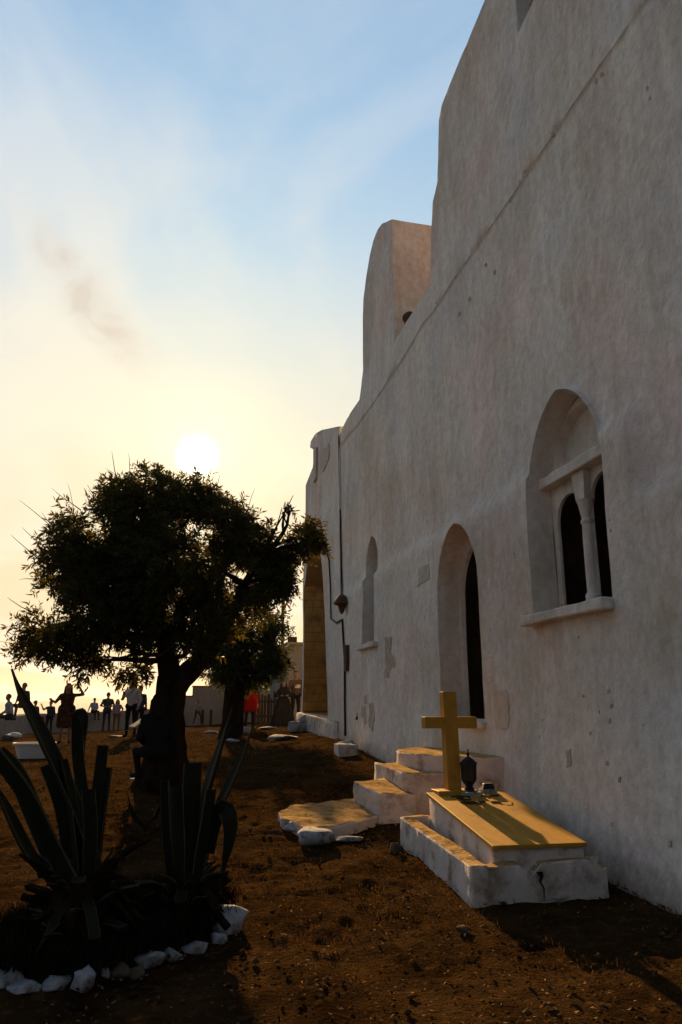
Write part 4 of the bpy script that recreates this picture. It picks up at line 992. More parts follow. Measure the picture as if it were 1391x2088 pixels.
# its edging stones: (px, py of foot, width px, height px, label)
for k, (px, py, w, h, lab, m) in enumerate([
    (8, 2012, 62, 40, 'leftmost flat white stone at the front of the agave bed', 'white_stone'),
    (52, 2022, 58, 24, 'low pale stone half buried at front left of the agave bed', 'white_stone'),
    (116, 2018, 46, 30, 'blue-white stone just left of the biggest round stone edging the bed', 'white_stone'),
    (168, 2022, 54, 54, 'biggest round white stone at the front of the agave bed', 'white_stone'),
    (213, 1998, 24, 34, 'narrow upright white stone right of the biggest round bed stone', 'white_stone'),
    (246, 1996, 38, 40, 'bare grey stone in the front row of the agave bed', 'bare_stone'),
    (280, 1992, 30, 26, 'small bare brown stone in the front row of the agave bed', 'bare_stone'),
    (303, 1972, 56, 34, 'long white stone in the middle of the bed edging', 'white_stone'),
    (350, 1958, 46, 28, 'dull white stone in the right half of the bed edging', 'white_stone'),
    (395, 1944, 56, 22, 'thin flat white stone sloping up in the bed edging', 'white_stone'),
    (446, 1924, 36, 28, 'pointed white stone next to the white boulder of the bed', 'white_stone'),
    (470, 1906, 70, 62, 'lumpy white boulder at the right corner of the agave bed', 'white_stone'),
    (444, 1884, 26, 46, 'upright white stone leaning behind the white boulder of the bed', 'white_stone'),
    (488, 1872, 22, 26, 'small bare stone behind the white boulder of the bed', 'bare_stone'),
    (42, 1938, 40, 24, 'white stone at the back left of the agave bed', 'white_stone'),
    (4, 1952, 26, 22, 'small white stone at the left frame edge behind the bed', 'white_stone')]):
    p = ong(px, py); s = p.y / 1560.0
    hw = w * s * .62; hh = h * s * .50
    o = rock('edging_stone', (p.x, p.y + hw * .4, gz(p.x, p.y) - .01), (hw, hw * .8, hh), 100 + k, m, random.Random(k).uniform(-.5, .5), 0, sink=.24); tag(o, lab, 'stone', 'stones edging the agave bed')
# loose stones about the yard
for k, (px, py, w, h, lab, m) in enumerate([
    (640, 1722, 100, 34, 'long whitewashed stone lying in front of the landing slab', 'white_stone'),
    (606, 1694, 60, 20, 'flat white stone tucked under the landing slab edge', 'white_stone'),
    (702, 1716, 70, 14, 'thin white stone fragment right of the long whitewashed stone', 'white_stone'),
    (806, 1738, 30, 24, 'grey pointed stone leaning at the grave kerb corner', 'bare_stone'),
    (706, 1522, 40, 16, 'pale stone in front of the concrete block by the wall', 'white_stone'),
    (575, 1508, 60, 14, 'long flat whitish stone on the open ground before the porch', 'white_stone'),
    (600, 1492, 40, 22, 'tilted white stone left of the porch plinth', 'white_stone'),
    (624, 1490, 44, 34, 'largest white stone heaped against the porch plinth', 'white_stone'),
    (646, 1492, 36, 22, 'white stone at the right of the heap by the porch', 'white_stone'),
    (545, 1487, 36, 7, 'thin whitish slab at the foot of the picket fence', 'white_stone'),
    (480, 1480, 30, 14, 'small white stone left of the person in red', 'white_stone'),
    (497, 1497, 32, 16, 'pale stone heap behind the tall right agave leaf', 'white_stone'),
    (475, 1514, 28, 10, 'flat pale stone beside the tall agave leaf tip', 'white_stone'),
    (432, 1496, 26, 8, 'flat pale stone on the dirt right of the big trunk', 'white_stone'),
    (286, 1600, 46, 18, 'white stone at the left foot of the big tree', 'white_stone'),
    (312, 1596, 40, 26, 'white stone leaning on the big tree trunk', 'white_stone'),
    (372, 1598, 30, 14, 'white stone at the right foot of the big tree', 'white_stone'),
    (20, 1510, 40, 16, 'flat pale stone on the dirt at the left frame edge', 'white_stone'),
    (235, 1504, 40, 6, 'thin pale stone on the dirt before the parapet', 'white_stone'),
    (1270, 1800, 40, 40, 'broken brown stone between grave kerb and church wall', 'bare_stone'),
    (1250, 1780, 40, 30, 'rough dark stone behind the right kerb corner', 'bare_stone'),
    (948, 1900, 34, 14, 'small dark stone on the dirt in front of the grave', 'bare_stone'),
    (1142, 1835, 36, 10, 'flat white flake on the dirt under the grave kerb', 'white_stone')]):
    p = ong(px, py); s = p.y / 1560.0
    o = rock('stone', (p.x, p.y + .02, gz(p.x, p.y) - .012), (w * s * .55, w * s * .38, max(.03, h * s * .62)), 200 + k, m, random.Random(k + 9).uniform(-.3, .3), 0, sink=.15); tag(o, lab, 'stone', 'loose stones in the church yard')

# ------------------------------------------------------------------ standpipe, block, tub
p = ong(738, 1524); sp_ = tag(empty('water_tap', p), 'thin iron standpipe with a tap beside the church wall', 'tap')
mb = MB(); mb.tube([(0, 0, -.1), (0, 0, .5), (.01, 0, .66)], .035, 8); o = mb.build('pipe', 'rust_iron', smooth=True); o.parent = sp_
mb = MB(); mb.tube([(.01, 0, .64), (-.06, -.02, .66), (-.12, -.04, .63), (-.13, -.04, .57)], .022, 8); o = mb.build('spout', 'rust_iron', smooth=True); o.parent = sp_
mb = MB(); mb.tube([(-.12, -.03, .69), (-.02, -.03, .70)], .014, 6); mb.tube([(-.07, -.02, .64), (-.07, -.02, .70)], .012, 6); o = mb.build('handle', 'rust_iron'); o.parent = sp_
p = ong(708, 1536); bl = MB(); s = p.y / 1560
bl.hexa([(p.x - .2, p.y - .1, p.z - .1), (p.x + .2, p.y - .1, p.z - .1), (p.x + .2, p.y + .3, p.z - .1), (p.x - .2, p.y + .3, p.z - .1)], [(p.x - .21, p.y - .12, p.z + .17), (p.x + .21, p.y - .12, p.z + .17), (p.x + .2, p.y + .3, p.z + .18), (p.x - .2, p.y + .3, p.z + .18)])
o = bl.build('concrete_block', 'plaster_white', bevel=.02, sub=3, rough=.03, smooth=True); tag(o, 'squat concrete block below the tap at the church wall', 'block')
p = ong(68, 1546); mb = MB(); t = empty('plastic_tub', p); tag(t, 'white oblong plastic tub on the dirt behind the tall agave leaf', 'tub')
def oval(a, b, z, n=28): return [(math.copysign(abs(math.cos(2 * math.pi * k / n)) ** .55, math.cos(2 * math.pi * k / n)) * a, math.copysign(abs(math.sin(2 * math.pi * k / n)) ** .55, math.sin(2 * math.pi * k / n)) * b, z) for k in range(n)]
v, f = loft([oval(.30, .2, .0), oval(.40, .27, .30), oval(.375, .25, .30), oval(.28, .18, .03)], True); f.append(list(range(28))[::-1]); o = mesh_obj('body', v, f, 'white_plastic'); o.parent = t
v, f = loft([oval(.402, .272, .29), oval(.43, .30, .29), oval(.43, .30, .32), oval(.39, .262, .32)]); o = mesh_obj('rim', v, f, 'white_plastic'); o.parent = t

# ------------------------------------------------------------------ the far side of the yard
def parapet():
    t = tag(empty('parapet_wall', (-2, 38, gz(-2, 38))), 'low grey parapet wall closing the far side of the yard', 'wall')
    line = [(-7.2, 22.0), (-6.1, 29.0), (-5.75, 36.5), (-5.2, 38.0), (-2.0, 38.6), (0.9, 39.0)]; th = .4; hs = [.62, .70, .84, .88, .88, .86]
    for i in range(len(line) - 1):
        a = Vector((*line[i], 0)); b = Vector((*line[i + 1], 0)); d = (b - a).normalized(); nrm = Vector((-d.y, d.x, 0)) * th; k = max(2, int((b - a).length / 1.2)); mb = MB(); n = []
        for j in range(k + 1):
            u = j / k; p = a.lerp(b, u); z = gz(p.x, p.y); h = hs[i] + (hs[i + 1] - hs[i]) * u + .05 * float(vn(p.x * 1.3, p.y * 1.3, 6))
            mb.v += [Vector((p.x, p.y, z - .3)), Vector((p.x, p.y, z + h)), Vector((*(p + nrm).xy, z + h + .01)), Vector((*(p + nrm).xy, z - .3))]
        for j in range(k):
            for q in range(4): mb.f.append([j * 4 + q, j * 4 + (q + 1) % 4, j * 4 + 4 + (q + 1) % 4, j * 4 + 4 + q]); mb.mi.append(0)
        mb.f += [[0, 1, 2, 3], [k * 4 + q for q in (3, 2, 1, 0)]]; mb.mi += [0, 0]
        child(mb.build('wall_length', 'grey_wall', bevel=.03, seg=1), t)
parapet()
def stepped_wall():
    Y = 38.2; t = tag(empty('stair_wall', aty(450, 1475, Y)), 'stepped grey wall with red coping rising behind the trees', 'wall')
    for x0, x1, top in ((362, 394, 1421), (394, 431, 1401), (431, 560, 1383)):
        a = aty(x0, top, Y); b = aty(x1, top, Y); mb = MB()
        mb.box((a.x + .002, Y, .2), (b.x - .002, Y + .7, a.z)); child(mb.build('wall_length', 'grey_wall', bevel=.02, seg=1), t)
        mb = MB(); mb.box((a.x - .03, Y - .05, a.z + .002), (b.x - .035, Y + .75, a.z + .07)); child(mb.build('coping', 'red_coping', bevel=.01, seg=1), t)
    for x in (413, 430):
        p = aty(x, 1474, Y - .2); mb = MB(); mb.tube([(p.x, p.y, p.z - .3), (p.x, p.y, p.z + .62)], .06, 8); o = mb.build('bollard', 'fence_wood'); tag(o, 'short dark post before the stepped wall, ' + ('nearer the running child' if x == 413 else 'farther from the running child'), 'post', 'posts by the stepped wall')
stepped_wall()
def house():
    Y = 31.0; t = tag(empty('house', aty(600, 1470, Y)), 'plain pale flat-roofed house showing between small tree and church porch', 'house')
    a = aty(586, 1315, Y); b = aty(680, 1315, Y); mb = MB(); mb.box((a.x, Y, .3), (b.x + 2, Y + 5, a.z)); child(mb.build('wall', 'grey_wall', bevel=.03, seg=1), t)
    mb = MB(); mb.box((a.x - .04, Y - .05, a.z + .002), (b.x + 2.05, Y + 5.05, a.z + .12)); child(mb.build('roof_edge', 'grey_wall', bevel=.01, seg=1), t)
    mb = MB(); c = aty(584, 1320, Y + 1); mb.box((a.x + .2, Y + .8, a.z + .12), (a.x + .55, Y + 1.2, a.z + .42)); child(mb.build('chimney', 'fence_wood', bevel=.01, seg=1), t)
    mb = MB(); p0 = aty(577, 1300, Y - .4); p1 = aty(578, 1180, Y - .4); mb.tube([(p0.x, p0.y, gz(p0.x, p0.y) - .2), p1], .065, 8); o = mb.build('utility_pole', 'fence_wood', smooth=True); tag(o, 'thin dark wooden pole standing beside the flat-roofed house', 'pole')
house()
def fence():
    Y = 29.3; t = tag(empty('picket_fence', aty(540, 1470, Y)), 'dark wooden picket fence of uneven boards behind the person in red', 'fence')
    rnd = random.Random(2); x = aty(517, 1470, Y).x; xe = aty(566, 1470, Y).x
    while x < xe:
        w = rnd.uniform(.07, .11); z = gz(x, Y); h = 1.15 + rnd.uniform(-.16, .16); mb = MB(); l = rnd.uniform(-.02, .02)
        v = [(x, Y, z - .05), (x + w, Y, z - .05), (x + w + l, Y, z + h - .06), (x + w / 2 + l, Y, z + h), (x + l, Y, z + h - .06)]
        v2 = [(a, b + .03, c) for a, b, c in v]; mb.add(v + v2, [[0, 1, 2, 3, 4], [9, 8, 7, 6, 5]] + [[i, (i + 1) % 5, 5 + (i + 1) % 5, 5 + i] for i in range(5)])
        child(mb.build('picket', 'fence_wood'), t); x += w + rnd.uniform(.02, .045)
    for zz in (.3, .85):
        mb = MB(); x0 = aty(516, 1470, Y).x; z = gz(x0, Y) + zz; mb.box((x0, Y + .032, z), (xe + .03, Y + .07, z + .08)); child(mb.build('rail', 'fence_wood'), t)
fence()

# ------------------------------------------------------------------ people: one continuous remeshed body each
def cloth(name, c, rough=.85): 
    if name not in MATS: mat(name, c, tuple(x * 1.25 for x in c), scale=12, rough=rough, bump=.2, bscale=30, spec=0.0)
    return name
mat('skin', (.20, .105, .065), (.26, .145, .095), scale=8, rough=.6)
mat('hair_dark', (.018, .012, .009), (.03, .02, .014), scale=20, rough=.6, stretch=(1, 1, .2), spec=0.0)
mat('shoe_dark', (.02, .018, .016), None, rough=.6, spec=0.0)
mat('dress_print', (.022, .010, .008), (.085, .04, .022), scale=14, rough=.9, detail=1, spec=0.0)
cloth('black_cloth', (.014, .014, .016)); cloth('white_blouse', (.36, .32, .31)); cloth('red_top', (.20, .008, .008)); cloth('navy_cloth', (.02, .024, .045)); cloth('blue_white_shirt', (.22, .235, .29))
cloth('green_grey_shirt', (.025, .032, .03)); cloth('pink_cloth', (.42, .20, .20)); cloth('grey_cloth', (.14, .14, .15)); cloth('brown_cloth', (.07, .045, .03)); cloth('lilac_cloth', (.15, .13, .18))

def capsule(mb, p0, p1, r0, r1, n=10):
    p0 = Vector(p0); p1 = Vector(p1); d = p1 - p0
    if d.length < 1e-5: d = Vector((0, 0, 1e-3)); p1 = p0 + d
    t = d.normalized(); P_ = []; R_ = []
    for a in (-85, -60, -30, 0): P_.append(p0 + t * r0 * math.sin(RAD(a))); R_.append(r0 * math.cos(RAD(a)))
    for a in (0, 30, 60, 85): P_.append(p1 + t * r1 * math.sin(RAD(a))); R_.append(r1 * math.cos(RAD(a)))
    mb.tube(P_, R_, n)
def person(label, foot, h, yaw, arms, legs='stand', seat=.45, tops='white_blouse', bottoms='black_cloth', hair='short', skirt=None, sleeves='long', lean=(0, 0), head=(0, 0), vox=.017, group='visitors in the church yard', stride=0.0):
    """local frame: +x to the person's left as seen from the camera (right of picture), -y toward camera, z up, for a 1.70 m adult"""
    S_ = []
    def seg(a, b, r0, r1, m): S_.append((Vector(a), Vector(b), r0, r1, m))
    sit = legs == 'sit'; hz = seat + .09 if sit else .90
    lx, ly = lean
    pel = Vector((0, 0, hz)); ch = pel + Vector((lx * .7, ly * .7, .40)); nk = pel + Vector((lx, ly, .545)); hd = nk + Vector((head[0], head[1] - .012, .135))
    seg(pel + Vector((-.075, 0, 0)), pel + Vector((.075, 0, 0)), .115, .115, bottoms)
    seg(pel + Vector((0, 0, .05)), pel.lerp(ch, .55), .122, .118, tops); seg(pel + Vector((-.05, 0, .12)), ch + Vector((-.085, 0, 0)), .10, .105, tops); seg(pel + Vector((.05, 0, .12)), ch + Vector((.085, 0, 0)), .10, .105, tops)
    seg(ch + Vector((-.13, 0, .055)), ch + Vector((.13, 0, .055)), .068, .068, tops)
    seg(ch + Vector((0, 0, .07)), hd, .052, .05, 'skin')
    seg(hd + Vector((0, -.012, -.045)), hd + Vector((0, 0, .035)), .066, .083, 'skin')
    seg(hd + Vector((0, -.075, -.012)), hd + Vector((0, -.093, -.022)), .014, .013, 'skin')         # nose
    for s in (-1, 1): seg(hd + Vector((s * .08, .01, -.015)), hd + Vector((s * .083, .015, .01)), .014, .014, 'skin')
    seg(hd + Vector((0, .03, .03)), hd + Vector((0, .01, .062)), .082, .076, 'hair_dark')
    if hair == 'long':
        seg(hd + Vector((0, .05, .02)), nk + Vector((0, .06, -.03)), .085, .07, 'hair_dark')
        for s in (-1, 1): seg(hd + Vector((s * .065, .02, .02)), nk + Vector((s * .085, .01, .0)), .042, .036, 'hair_dark')
    if hair == 'bun': seg(hd + Vector((0, .03, .10)), hd + Vector((0, .03, .13)), .045, .04, 'hair_dark')
    if hair == 'cap': seg(hd + Vector((0, -.02, .07)), hd + Vector((0, -.11, .055)), .06, .03, bottoms)
    if hair == 'veil':
        seg(hd + Vector((0, .01, .12)), hd + Vector((0, .02, .03)), .045, .10, tops); seg(hd + Vector((0, .04, .03)), ch + Vector((0, .06, .02)), .10, .15, tops)
        for s in (-1, 1): seg(hd + Vector((s * .07, .0, .02)), ch + Vector((s * .12, -.02, .03)), .04, .06, tops)
    for s, arm in zip((-1, 1), arms):
        sh = ch + Vector((s * .165, 0, .06))
        if arm == 'down': el = sh + Vector((s * .05, .02, -.28)); ha = el + Vector((s * .01, -.06, -.25))
        elif arm == 'lap': el = sh + Vector((s * .07, .0, -.27)); ha = Vector((s * .07, -.26, hz + .10))
        else: el = sh + Vector(arm[0]); ha = sh + Vector(arm[1])
        fm = tops if sleeves == 'long' else 'skin'
        seg(sh, el, .056, .044, tops); seg(el, el.lerp(ha, .9), .041, .029, fm)
        d = (ha - el).normalized(); side = d.cross(Vector((0, 1, .1))).normalized(); pm = ha + d * .055
        seg(ha, pm, .028, .032, 'skin')
        for k in range(4):
            b = pm + side * (k - 1.5) * .019; seg(b, b + d * (.055, .066, .062, .048)[k] + Vector((0, -.02, 0)), .010, .008, 'skin')
        seg(ha + side * s * .02, ha + d * .05 + side * s * .055, .012, .009, 'skin')
    for s in (-1, 1):
        hp = pel + Vector((s * .085, 0, -.03))
        if sit: kn = Vector((s * .10, -.42, hz - .01)); an = Vector((s * .10, -.46 + .16 * (seat < .4), max(.07, hz - .44)))
        else: kn = Vector((s * .10, -.02 - stride * s * .16, .50)); an = Vector((s * .115, .03 - stride * s * .36, .085))
        if stride and s == 1: kn = Vector((.10, -.05, .50)) + Vector((.12, 0, .03)); an = Vector((.26, .0, .14))
        if stride and s == -1: kn = Vector((-.14, -.02, .50)); an = Vector((-.24, .0, .085))
        lm = 'skin' if skirt and skirt[2] == bottoms and skirt[0] > .3 else bottoms
        seg(hp, kn, .085, .058, bottoms); seg(kn, an, .054, .04, lm)
        seg(an + Vector((0, .03, -.045)), an + Vector((s * .03, -.14, -.052)), .042, .034, 'shoe_dark')
    if skirt:
        zb, rb, sm_ = skirt
        for k in range(-2, 3):
            seg((k * .05, 0, hz + .08), (k * rb * .42, 0, zb + .03), .13, rb * .5, sm_)
    mb = MB(); [capsule(mb, a, b, r0, r1) for a, b, r0, r1, m in S_]
    me = bpy.data.meshes.new('tmp'); me.from_pydata([tuple(v) for v in mb.v], [], mb.f); ob = bpy.data.objects.new('tmp', me); col.objects.link(ob)
    rm = ob.modifiers.new('r', 'REMESH'); rm.mode = 'VOXEL'; rm.voxel_size = vox; rm.use_smooth_shade = True
    s2 = ob.modifiers.new('s', 'SMOOTH'); s2.factor = .5; s2.iterations = 2
    dg = bpy.context.evaluated_depsgraph_get(); body = bpy.data.meshes.new_from_object(ob.evaluated_get(dg))
    bpy.data.objects.remove(ob); bpy.data.meshes.remove(me)
    names = sorted({s[4] for s in S_}); body.materials.clear(); [body.materials.append(MATS[n]) for n in names]
    C = np.zeros(len(body.polygons) * 3); body.polygons.foreach_get('center', C); C = C.reshape(-1, 3); best = np.full(len(C), 9.0); idx = np.zeros(len(C), np.int32)
    for a, b, r0, r1, m in S_:
        a = np.array(a); d = np.array(b) - a; t = np.clip(((C - a) @ d) / max(d @ d, 1e-9), 0, 1); dist = np.linalg.norm(C - a - t[:, None] * d, axis=1) - (r0 + (r1 - r0) * t)
        w = dist < best; best[w] = dist[w]; idx[w] = names.index(m)
    body.polygons.foreach_set('material_index', idx); body.name = 'person'; body.shade_smooth()
    o = bpy.data.objects.new('person', body); k = h / 1.70; o.scale = (k * 1.1, k * 1.1, k); o.location = foot; o.rotation_euler = (0, 0, yaw); link(o); tag(o, label, 'person', group); return o
def foot_at(px, py, Y=None):
    if Y is None: return ong(px, py)
    p = aty(px, py, Y); return Vector((p.x, Y, gz(p.x, Y)))
def hand_thing(name, loc, size, m, label, cat, rot=(0, 0, 0)):
    mb = MB(); mb.box((-size[0] / 2, -size[1] / 2, -size[2] / 2), (size[0] / 2, size[1] / 2, size[2] / 2)); o = mb.build(name, m, bevel=min(size) * .3, seg=2); o.location = loc; o.rotation_euler = rot; tag(o, label, cat); return o

# woman with the phone: printed dress to the knee
f5 = foot_at(130, 1518, 22.6); f5.z = aty(130, 1516, 22.6).z
person('person in a knee-length printed dress holding a phone up', f5, 1.62, .05, [((-.13, -.08, -.20), (-.22, -.22, -.14)), ((.22, -.05, .02), (.10, -.16, .27))], tops='dress_print', bottoms='dress_print', hair='long', skirt=(.48, .18, 'dress_print'), sleeves='short')
hand_thing('phone', f5 + Vector((.28, -.18, 1.70)), (.085, .012, .17), 'shoe_dark', 'dark phone held up by the person in the printed dress', 'phone')
# white blouse, black trousers
f9 = foot_at(265, 1500, 23.5); f9.z = aty(265, 1503, 23.5).z
person('person in a white blouse and black trousers standing left of the big tree', f9, 1.66, -.3, [((-.10, -.05, -.26), (-.02, -.20, -.10)), ((.07, .0, -.27), (.05, -.12, -.48))], tops='white_blouse', bottoms='black_cloth', hair='long')
person('person in dark clothes half hidden behind the white blouse', foot_at(281, 1496, 25.5), 1.55, .4, ['down', 'down'], tops='navy_cloth', bottoms='black_cloth')
# by the parapet
pz = lambda x, y: gz(x, y) + .86
a = aty(190, 1458, 38.1); person('child in a white top sitting on the parapet wall', Vector((a.x, 38.30, gz(a.x, 38.4) + .86 - .45 * 1.3 / 1.7)), 1.30, .5, [((-.10, .02, -.26), (-.14, .05, -.46)), 'lap'], 'sit', tops='blue_white_shirt', bottoms='black_cloth', sleeves='short', vox=.02)
person('adult in a dark checked shirt standing before the parapet wall', foot_at(216, 1488, 36.6), 1.72, 0, [((-.10, -.06, -.25), (.06, -.2, -.28)), ((.10, -.06, -.25), (-.06, -.2, -.28))], tops='green_grey_shirt', bottoms='navy_cloth', hair='cap', vox=.02)
person('child in a pale lilac top beside the adult at the parapet', foot_at(236, 1492, 35.6), 1.36, .2, ['down', ((.12, -.02, -.2), (.02, -.12, -.3))], tops='lilac_cloth', bottoms='brown_cloth', hair='long', sleeves='short', vox=.02)
a = aty(105, 1462, 36.5); person('small child with a raised arm half hidden behind the printed dress', Vector((a.x, 36.0, gz(a.x, 36) + .0)), 1.42, -.3, [((-.16, -.05, -.12), (-.24, -.1, .10)), 'down'], tops='navy_cloth', bottoms='black_cloth', vox=.02)
a = aty(21, 1471, 29.5); person('person in a pale blue-white shirt sitting bent on the left parapet', Vector((a.x, 29.3, gz(a.x, 29.3) + .72 - .45)), 1.62, -1.1, ['lap', 'lap'], 'sit', tops='blue_white_shirt', bottoms='navy_cloth', lean=(.0, -.10))
a = aty(48, 1450, 31.5); person('tall person in a dark shirt sitting upright behind the pointed agave leaf', Vector((a.x, 31.2, gz(a.x, 31.2) + .62)), 1.76, -.5, ['lap', 'down'], 'sit', tops='green_grey_shirt', bottoms='brown_cloth')
a = aty(70, 1475, 33.0); person('person in red trousers sitting low at the left parapet corner', Vector((a.x, 32.8, gz(a.x, 32.8) + .28)), 1.4, .9, ['lap', 'lap'], 'sit', tops='brown_cloth', bottoms='red_top', vox=.02)
# sitting against the tree trunk, seen from behind, book on the knee
Yt = 11.25; a = aty(316, 1590, Yt); ft = Vector((a.x - .02, Yt, gz(a.x, Yt)))
person('person in black leaning against the big tree trunk, head bowed', ft + Vector((0, 0, .22)), 1.66, -2.75, ['lap', 'lap'], 'sit', seat=.28, tops='black_cloth', bottoms='black_cloth', hair='long', vox=.014)
o = rock('stone', ft + Vector((0, .03, 0)), (.20, .20, .26), 301, 'bed_soil', .3, 0, sink=.1); tag(o, 'dark seat stone under the person at the big tree', 'stone')
b = aty(287, 1471, Yt); hand_thing('book', b, (.02, .22, .30), 'white_stone', 'pale open booklet held beside the big tree trunk', 'booklet', (0, RAD(58), .4))
# right side
f14 = foot_at(508, 1490, 25.2); f14.z = aty(508, 1488, 25.2).z
person('person in a long red top standing in front of the picket fence', f14, 1.66, .1, ['down', 'down'], tops='red_top', bottoms='black_cloth', hair='long', skirt=(.62, .19, 'red_top'))
f15 = foot_at(577, 1482, 27.6); f15.z = aty(578, 1483, 27.6).z
person('person in a black veil and long black dress before the house', f15, 1.62, 0, [((-.12, -.03, -.22), (.05, -.2, -.2)), ((.12, -.03, -.22), (-.05, -.2, -.2))], tops='black_cloth', bottoms='black_cloth', hair='veil', skirt=(.08, .34, 'black_cloth'))
f16 = foot_at(602, 1476, 28.2); f16.z = aty(602, 1472, 28.2).z
person('person in dark clothes half hidden by the porch corner', f16, 1.84, .3, [((-.10, -.05, -.25), (.0, -.22, -.16)), 'down'], tops='brown_cloth', bottoms='black_cloth')
hand_thing('paper', f16 + Vector((.03, -.26, 1.28)), (.2, .008, .14), 'white_plastic', 'white paper held by the person at the porch corner', 'paper', (.5, 0, 0))
p = aty(402, 1476, 36.8); person('child running along the foot of the stepped wall', Vector((p.x, 36.8, p.z)), 1.08, 0, [((-.18, 0, -.08), (-.34, -.02, -.16)), ((.10, .02, -.2), (.02, -.1, -.34))], tops='grey_cloth', bottoms='black_cloth', sleeves='short', stride=1.0, vox=.02)
p = aty(366, 1474, 36.5); person('child in pale brown half hidden right of the big trunk', Vector((p.x, 36.5, p.z)), 1.1, .5, ['down', 'down'], tops='brown_cloth', bottoms='grey_cloth', vox=.02)

# ------------------------------------------------------------------ small stuff on the ground
def scatter_gravel():
    rs = np.random.RandomState(2); n = 17000
    y = 2.4 + (rs.rand(n) ** 1.7) * 24; x = rs.uniform(-1, 1, n) * (2.2 + y * .33) + .08 * y; k = (x < 4.1)
    x = x[k]; y = y[k]; n = len(x); z = g0(x, y) + np.abs(fbm(x * 4.3, y * 4.3, 9, 3)) * .03
    s = rs.lognormal(-4.75, .62, n) * (1 + .25 * np.maximum(0, y - 8) / 8); s = np.clip(s * .85, .004, .032)
    base = np.array([(1, 0, 0), (0, 1, 0), (-1, 0, 0), (0, -1, 0), (0, 0, .75), (0, 0, -.5)]); Fb = np.array([(0, 1, 4), (1, 2, 4), (2, 3, 4), (3, 0, 4), (1, 0, 5), (2, 1, 5), (3, 2, 5), (0, 3, 5)])
    V = base[None] * s[:, None, None] * rs.uniform(.6, 1.3, (n, 6, 3)); a = rs.rand(n) * 6.28; ca_, sa_ = np.cos(a), np.sin(a)
    X = V[..., 0] * ca_[:, None] - V[..., 1] * sa_[:, None]; Yv = V[..., 0] * sa_[:, None] + V[..., 1] * ca_[:, None]
    V = np.stack([X + x[:, None], Yv + y[:, None], V[..., 2] + z[:, None]], -1).reshape(-1, 3)
    Fq = (Fb[None] + (np.arange(n) * 6)[:, None, None]).reshape(-1, 3)
    stuff(np_mesh('gravel', V, Fq, 'gravel_mix'), 'small stones and clods scattered over the brown dirt', 'gravel')
scatter_gravel()
def scatter_grass():
    rs = np.random.RandomState(6); n = 12000
    y = 2.4 + (rs.rand(n) ** 1.6) * 15; x = rs.uniform(-1, 1, n) * (2.4 + y * .33) + .08 * y
    m_ = fbm(x * .8, y * .8, 41, 3); k = (m_ > .10) & (x < 4.15)
    # a fringe of weeds along the foot of the wall
    yw = rs.uniform(5, 18, 900); xw = 4.13 - np.abs(rs.normal(0, .1, 900)); x = np.concatenate([x[k], xw]); y = np.concatenate([y[k], yw]); n = len(x)
    per = 6; X = np.repeat(x, per) + rs.normal(0, .022, n * per); Y = np.repeat(y, per) + rs.normal(0, .022, n * per); Z = g0(X, Y) + .0; N_ = n * per
    h = rs.uniform(.012, .05, N_); ang = rs.rand(N_) * 6.28; ln = rs.uniform(.15, 1.3, N_); w = rs.uniform(.0015, .004, N_)
    dx, dy = np.cos(ang), np.sin(ang)
    b0 = np.stack([X - dy * w, Y + dx * w, Z], 1); b1 = np.stack([X + dy * w, Y - dx * w, Z], 1); t = np.stack([X + dx * h * ln, Y + dy * h * ln, Z + h], 1)
    V = np.stack([b0, b1, t], 1).reshape(-1, 3); stuff(np_mesh('dry_grass', V, np.arange(len(V)).reshape(-1, 3), 'dry_grass_blade'), 'thin dry grass tufts in the brown dirt', 'grass')
scatter_grass()

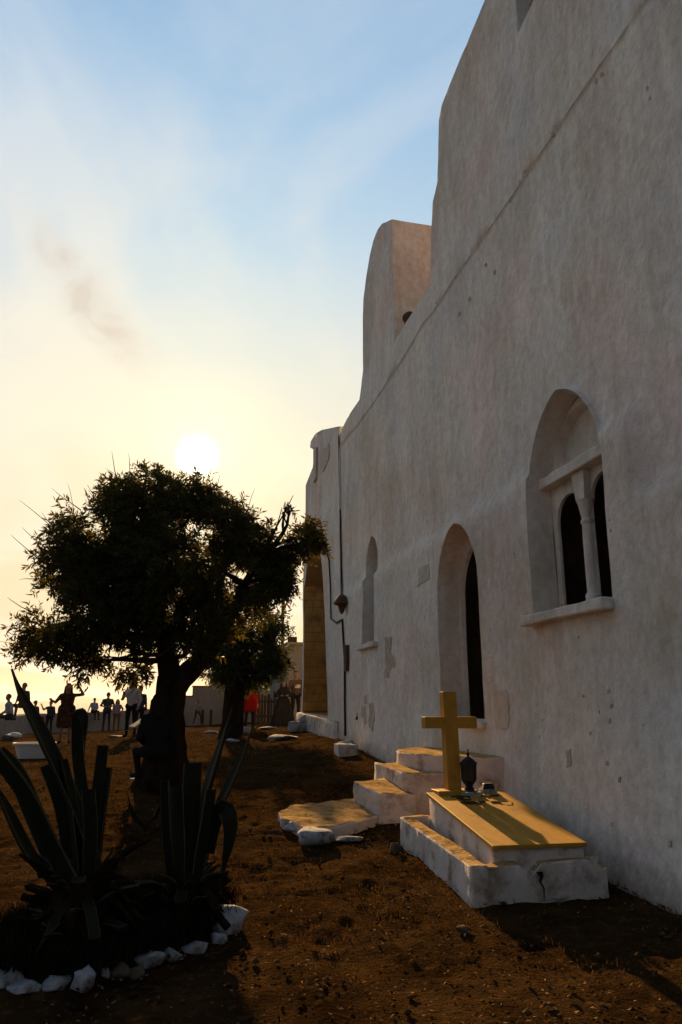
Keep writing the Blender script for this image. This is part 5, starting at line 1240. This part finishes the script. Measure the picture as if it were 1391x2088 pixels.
mat('litter_leaf', (0.06, 0.03, 0.011), (0.30, 0.19, 0.085), scale=2.3, rough=0.9, detail=1, spec=0.0)
def scatter_litter():
    rs = np.random.RandomState(12); n = 15000
    y = 2.4 + (rs.rand(n) ** 1.5) * 22; x = rs.uniform(-1, 1, n) * (2.2 + y * .33) + .08 * y; k = (x < 4.12) & (fbm(x * 1.1, y * 1.1, 52, 3) > -.12)
    x = x[k]; y = y[k]; n = len(x); z = g0(x, y) + .012 + np.abs(fbm(x * 4.3, y * 4.3, 9, 3)) * .014
    L_ = rs.uniform(.010, .038, n) * (1 + np.maximum(0, y - 9) / 14); W_ = L_ * rs.uniform(.25, .6, n); a = rs.rand(n) * 6.28; t = rs.normal(0, .35, n); u = rs.normal(0, .35, n)
    dx, dy = np.cos(a), np.sin(a); d = np.stack([dx * np.cos(t), dy * np.cos(t), np.sin(t)], 1); sd = np.stack([-dy * np.cos(u), dx * np.cos(u), np.sin(u)], 1); c = np.stack([x, y, z], 1)
    lift = np.stack([np.zeros(n), np.zeros(n), rs.uniform(-.2, .5, n) * W_], 1)
    V = np.stack([c - d * L_[:, None] * .5, c + sd * W_[:, None] * .5 + lift, c + d * L_[:, None] * .5, c - sd * W_[:, None] * .5 + lift], 1).reshape(-1, 3)
    stuff(np_mesh('leaf_litter', V, np.arange(len(V)).reshape(-1, 4), 'litter_leaf'), 'dry curled leaf scraps littering the brown dirt', 'leaf litter')
scatter_litter()
def scatter_weeds():
    rs = np.random.RandomState(16); n = 2600; x = rs.uniform(-1.9, .75, n); y = rs.uniform(5.2, 6.9, n)
    poly = [(-2.1, 5.6), (-.81, 5.30), (-.35, 5.14), (.01, 5.46), (.30, 5.68), (.58, 6.1), (.66, 6.5), (.2, 6.9), (-.6, 6.75), (-1.0, 6.2), (-2.1, 6.2)]
    k = in_poly(x, y, poly); x = x[k]; y = y[k]; per = 9; N_ = len(x) * per
    X = np.repeat(x, per) + rs.normal(0, .03, N_); Y = np.repeat(y, per) + rs.normal(0, .03, N_); Z = g0(X, Y) + .08
    h = rs.uniform(.03, .17, N_); a = rs.rand(N_) * 6.28; ln = rs.uniform(.1, 1.1, N_); w = rs.uniform(.003, .009, N_); dx, dy = np.cos(a), np.sin(a)
    V = np.stack([np.stack([X - dy * w, Y + dx * w, Z], 1), np.stack([X + dy * w, Y - dx * w, Z], 1), np.stack([X + dx * h * ln, Y + dy * h * ln, Z + h], 1)], 1).reshape(-1, 3)
    stuff(np_mesh('weeds', V, np.arange(len(V)).reshape(-1, 3), 'agave_dry'), 'dark matted weeds and dead leaves filling the agave bed', 'weeds')
scatter_weeds()

# ------------------------------------------------------------------ the hazy evening air
def haze():
    mb = MB(); mb.box((-29000, -29000, SEA - 1), (29000, 29000, 190)); o = mb.build('haze', 'cable_black'); o.data.materials.clear()
    m = bpy.data.materials.new('haze_air'); m.use_nodes = True; nt = m.node_tree; nt.nodes.clear()
    v = nt.nodes.new('ShaderNodeVolumePrincipled'); v.inputs['Color'].default_value = (.86, .88, .92, 1); v.inputs['Density'].default_value = 9e-5; v.inputs['Anisotropy'].default_value = .3
    out = nt.nodes.new('ShaderNodeOutputMaterial'); nt.links.new(v.outputs[0], out.inputs['Volume']); o.data.materials.append(m); o['kind'] = 'stuff'; o['label'] = 'pale evening haze over sea and hills'; o['category'] = 'haze'
haze()
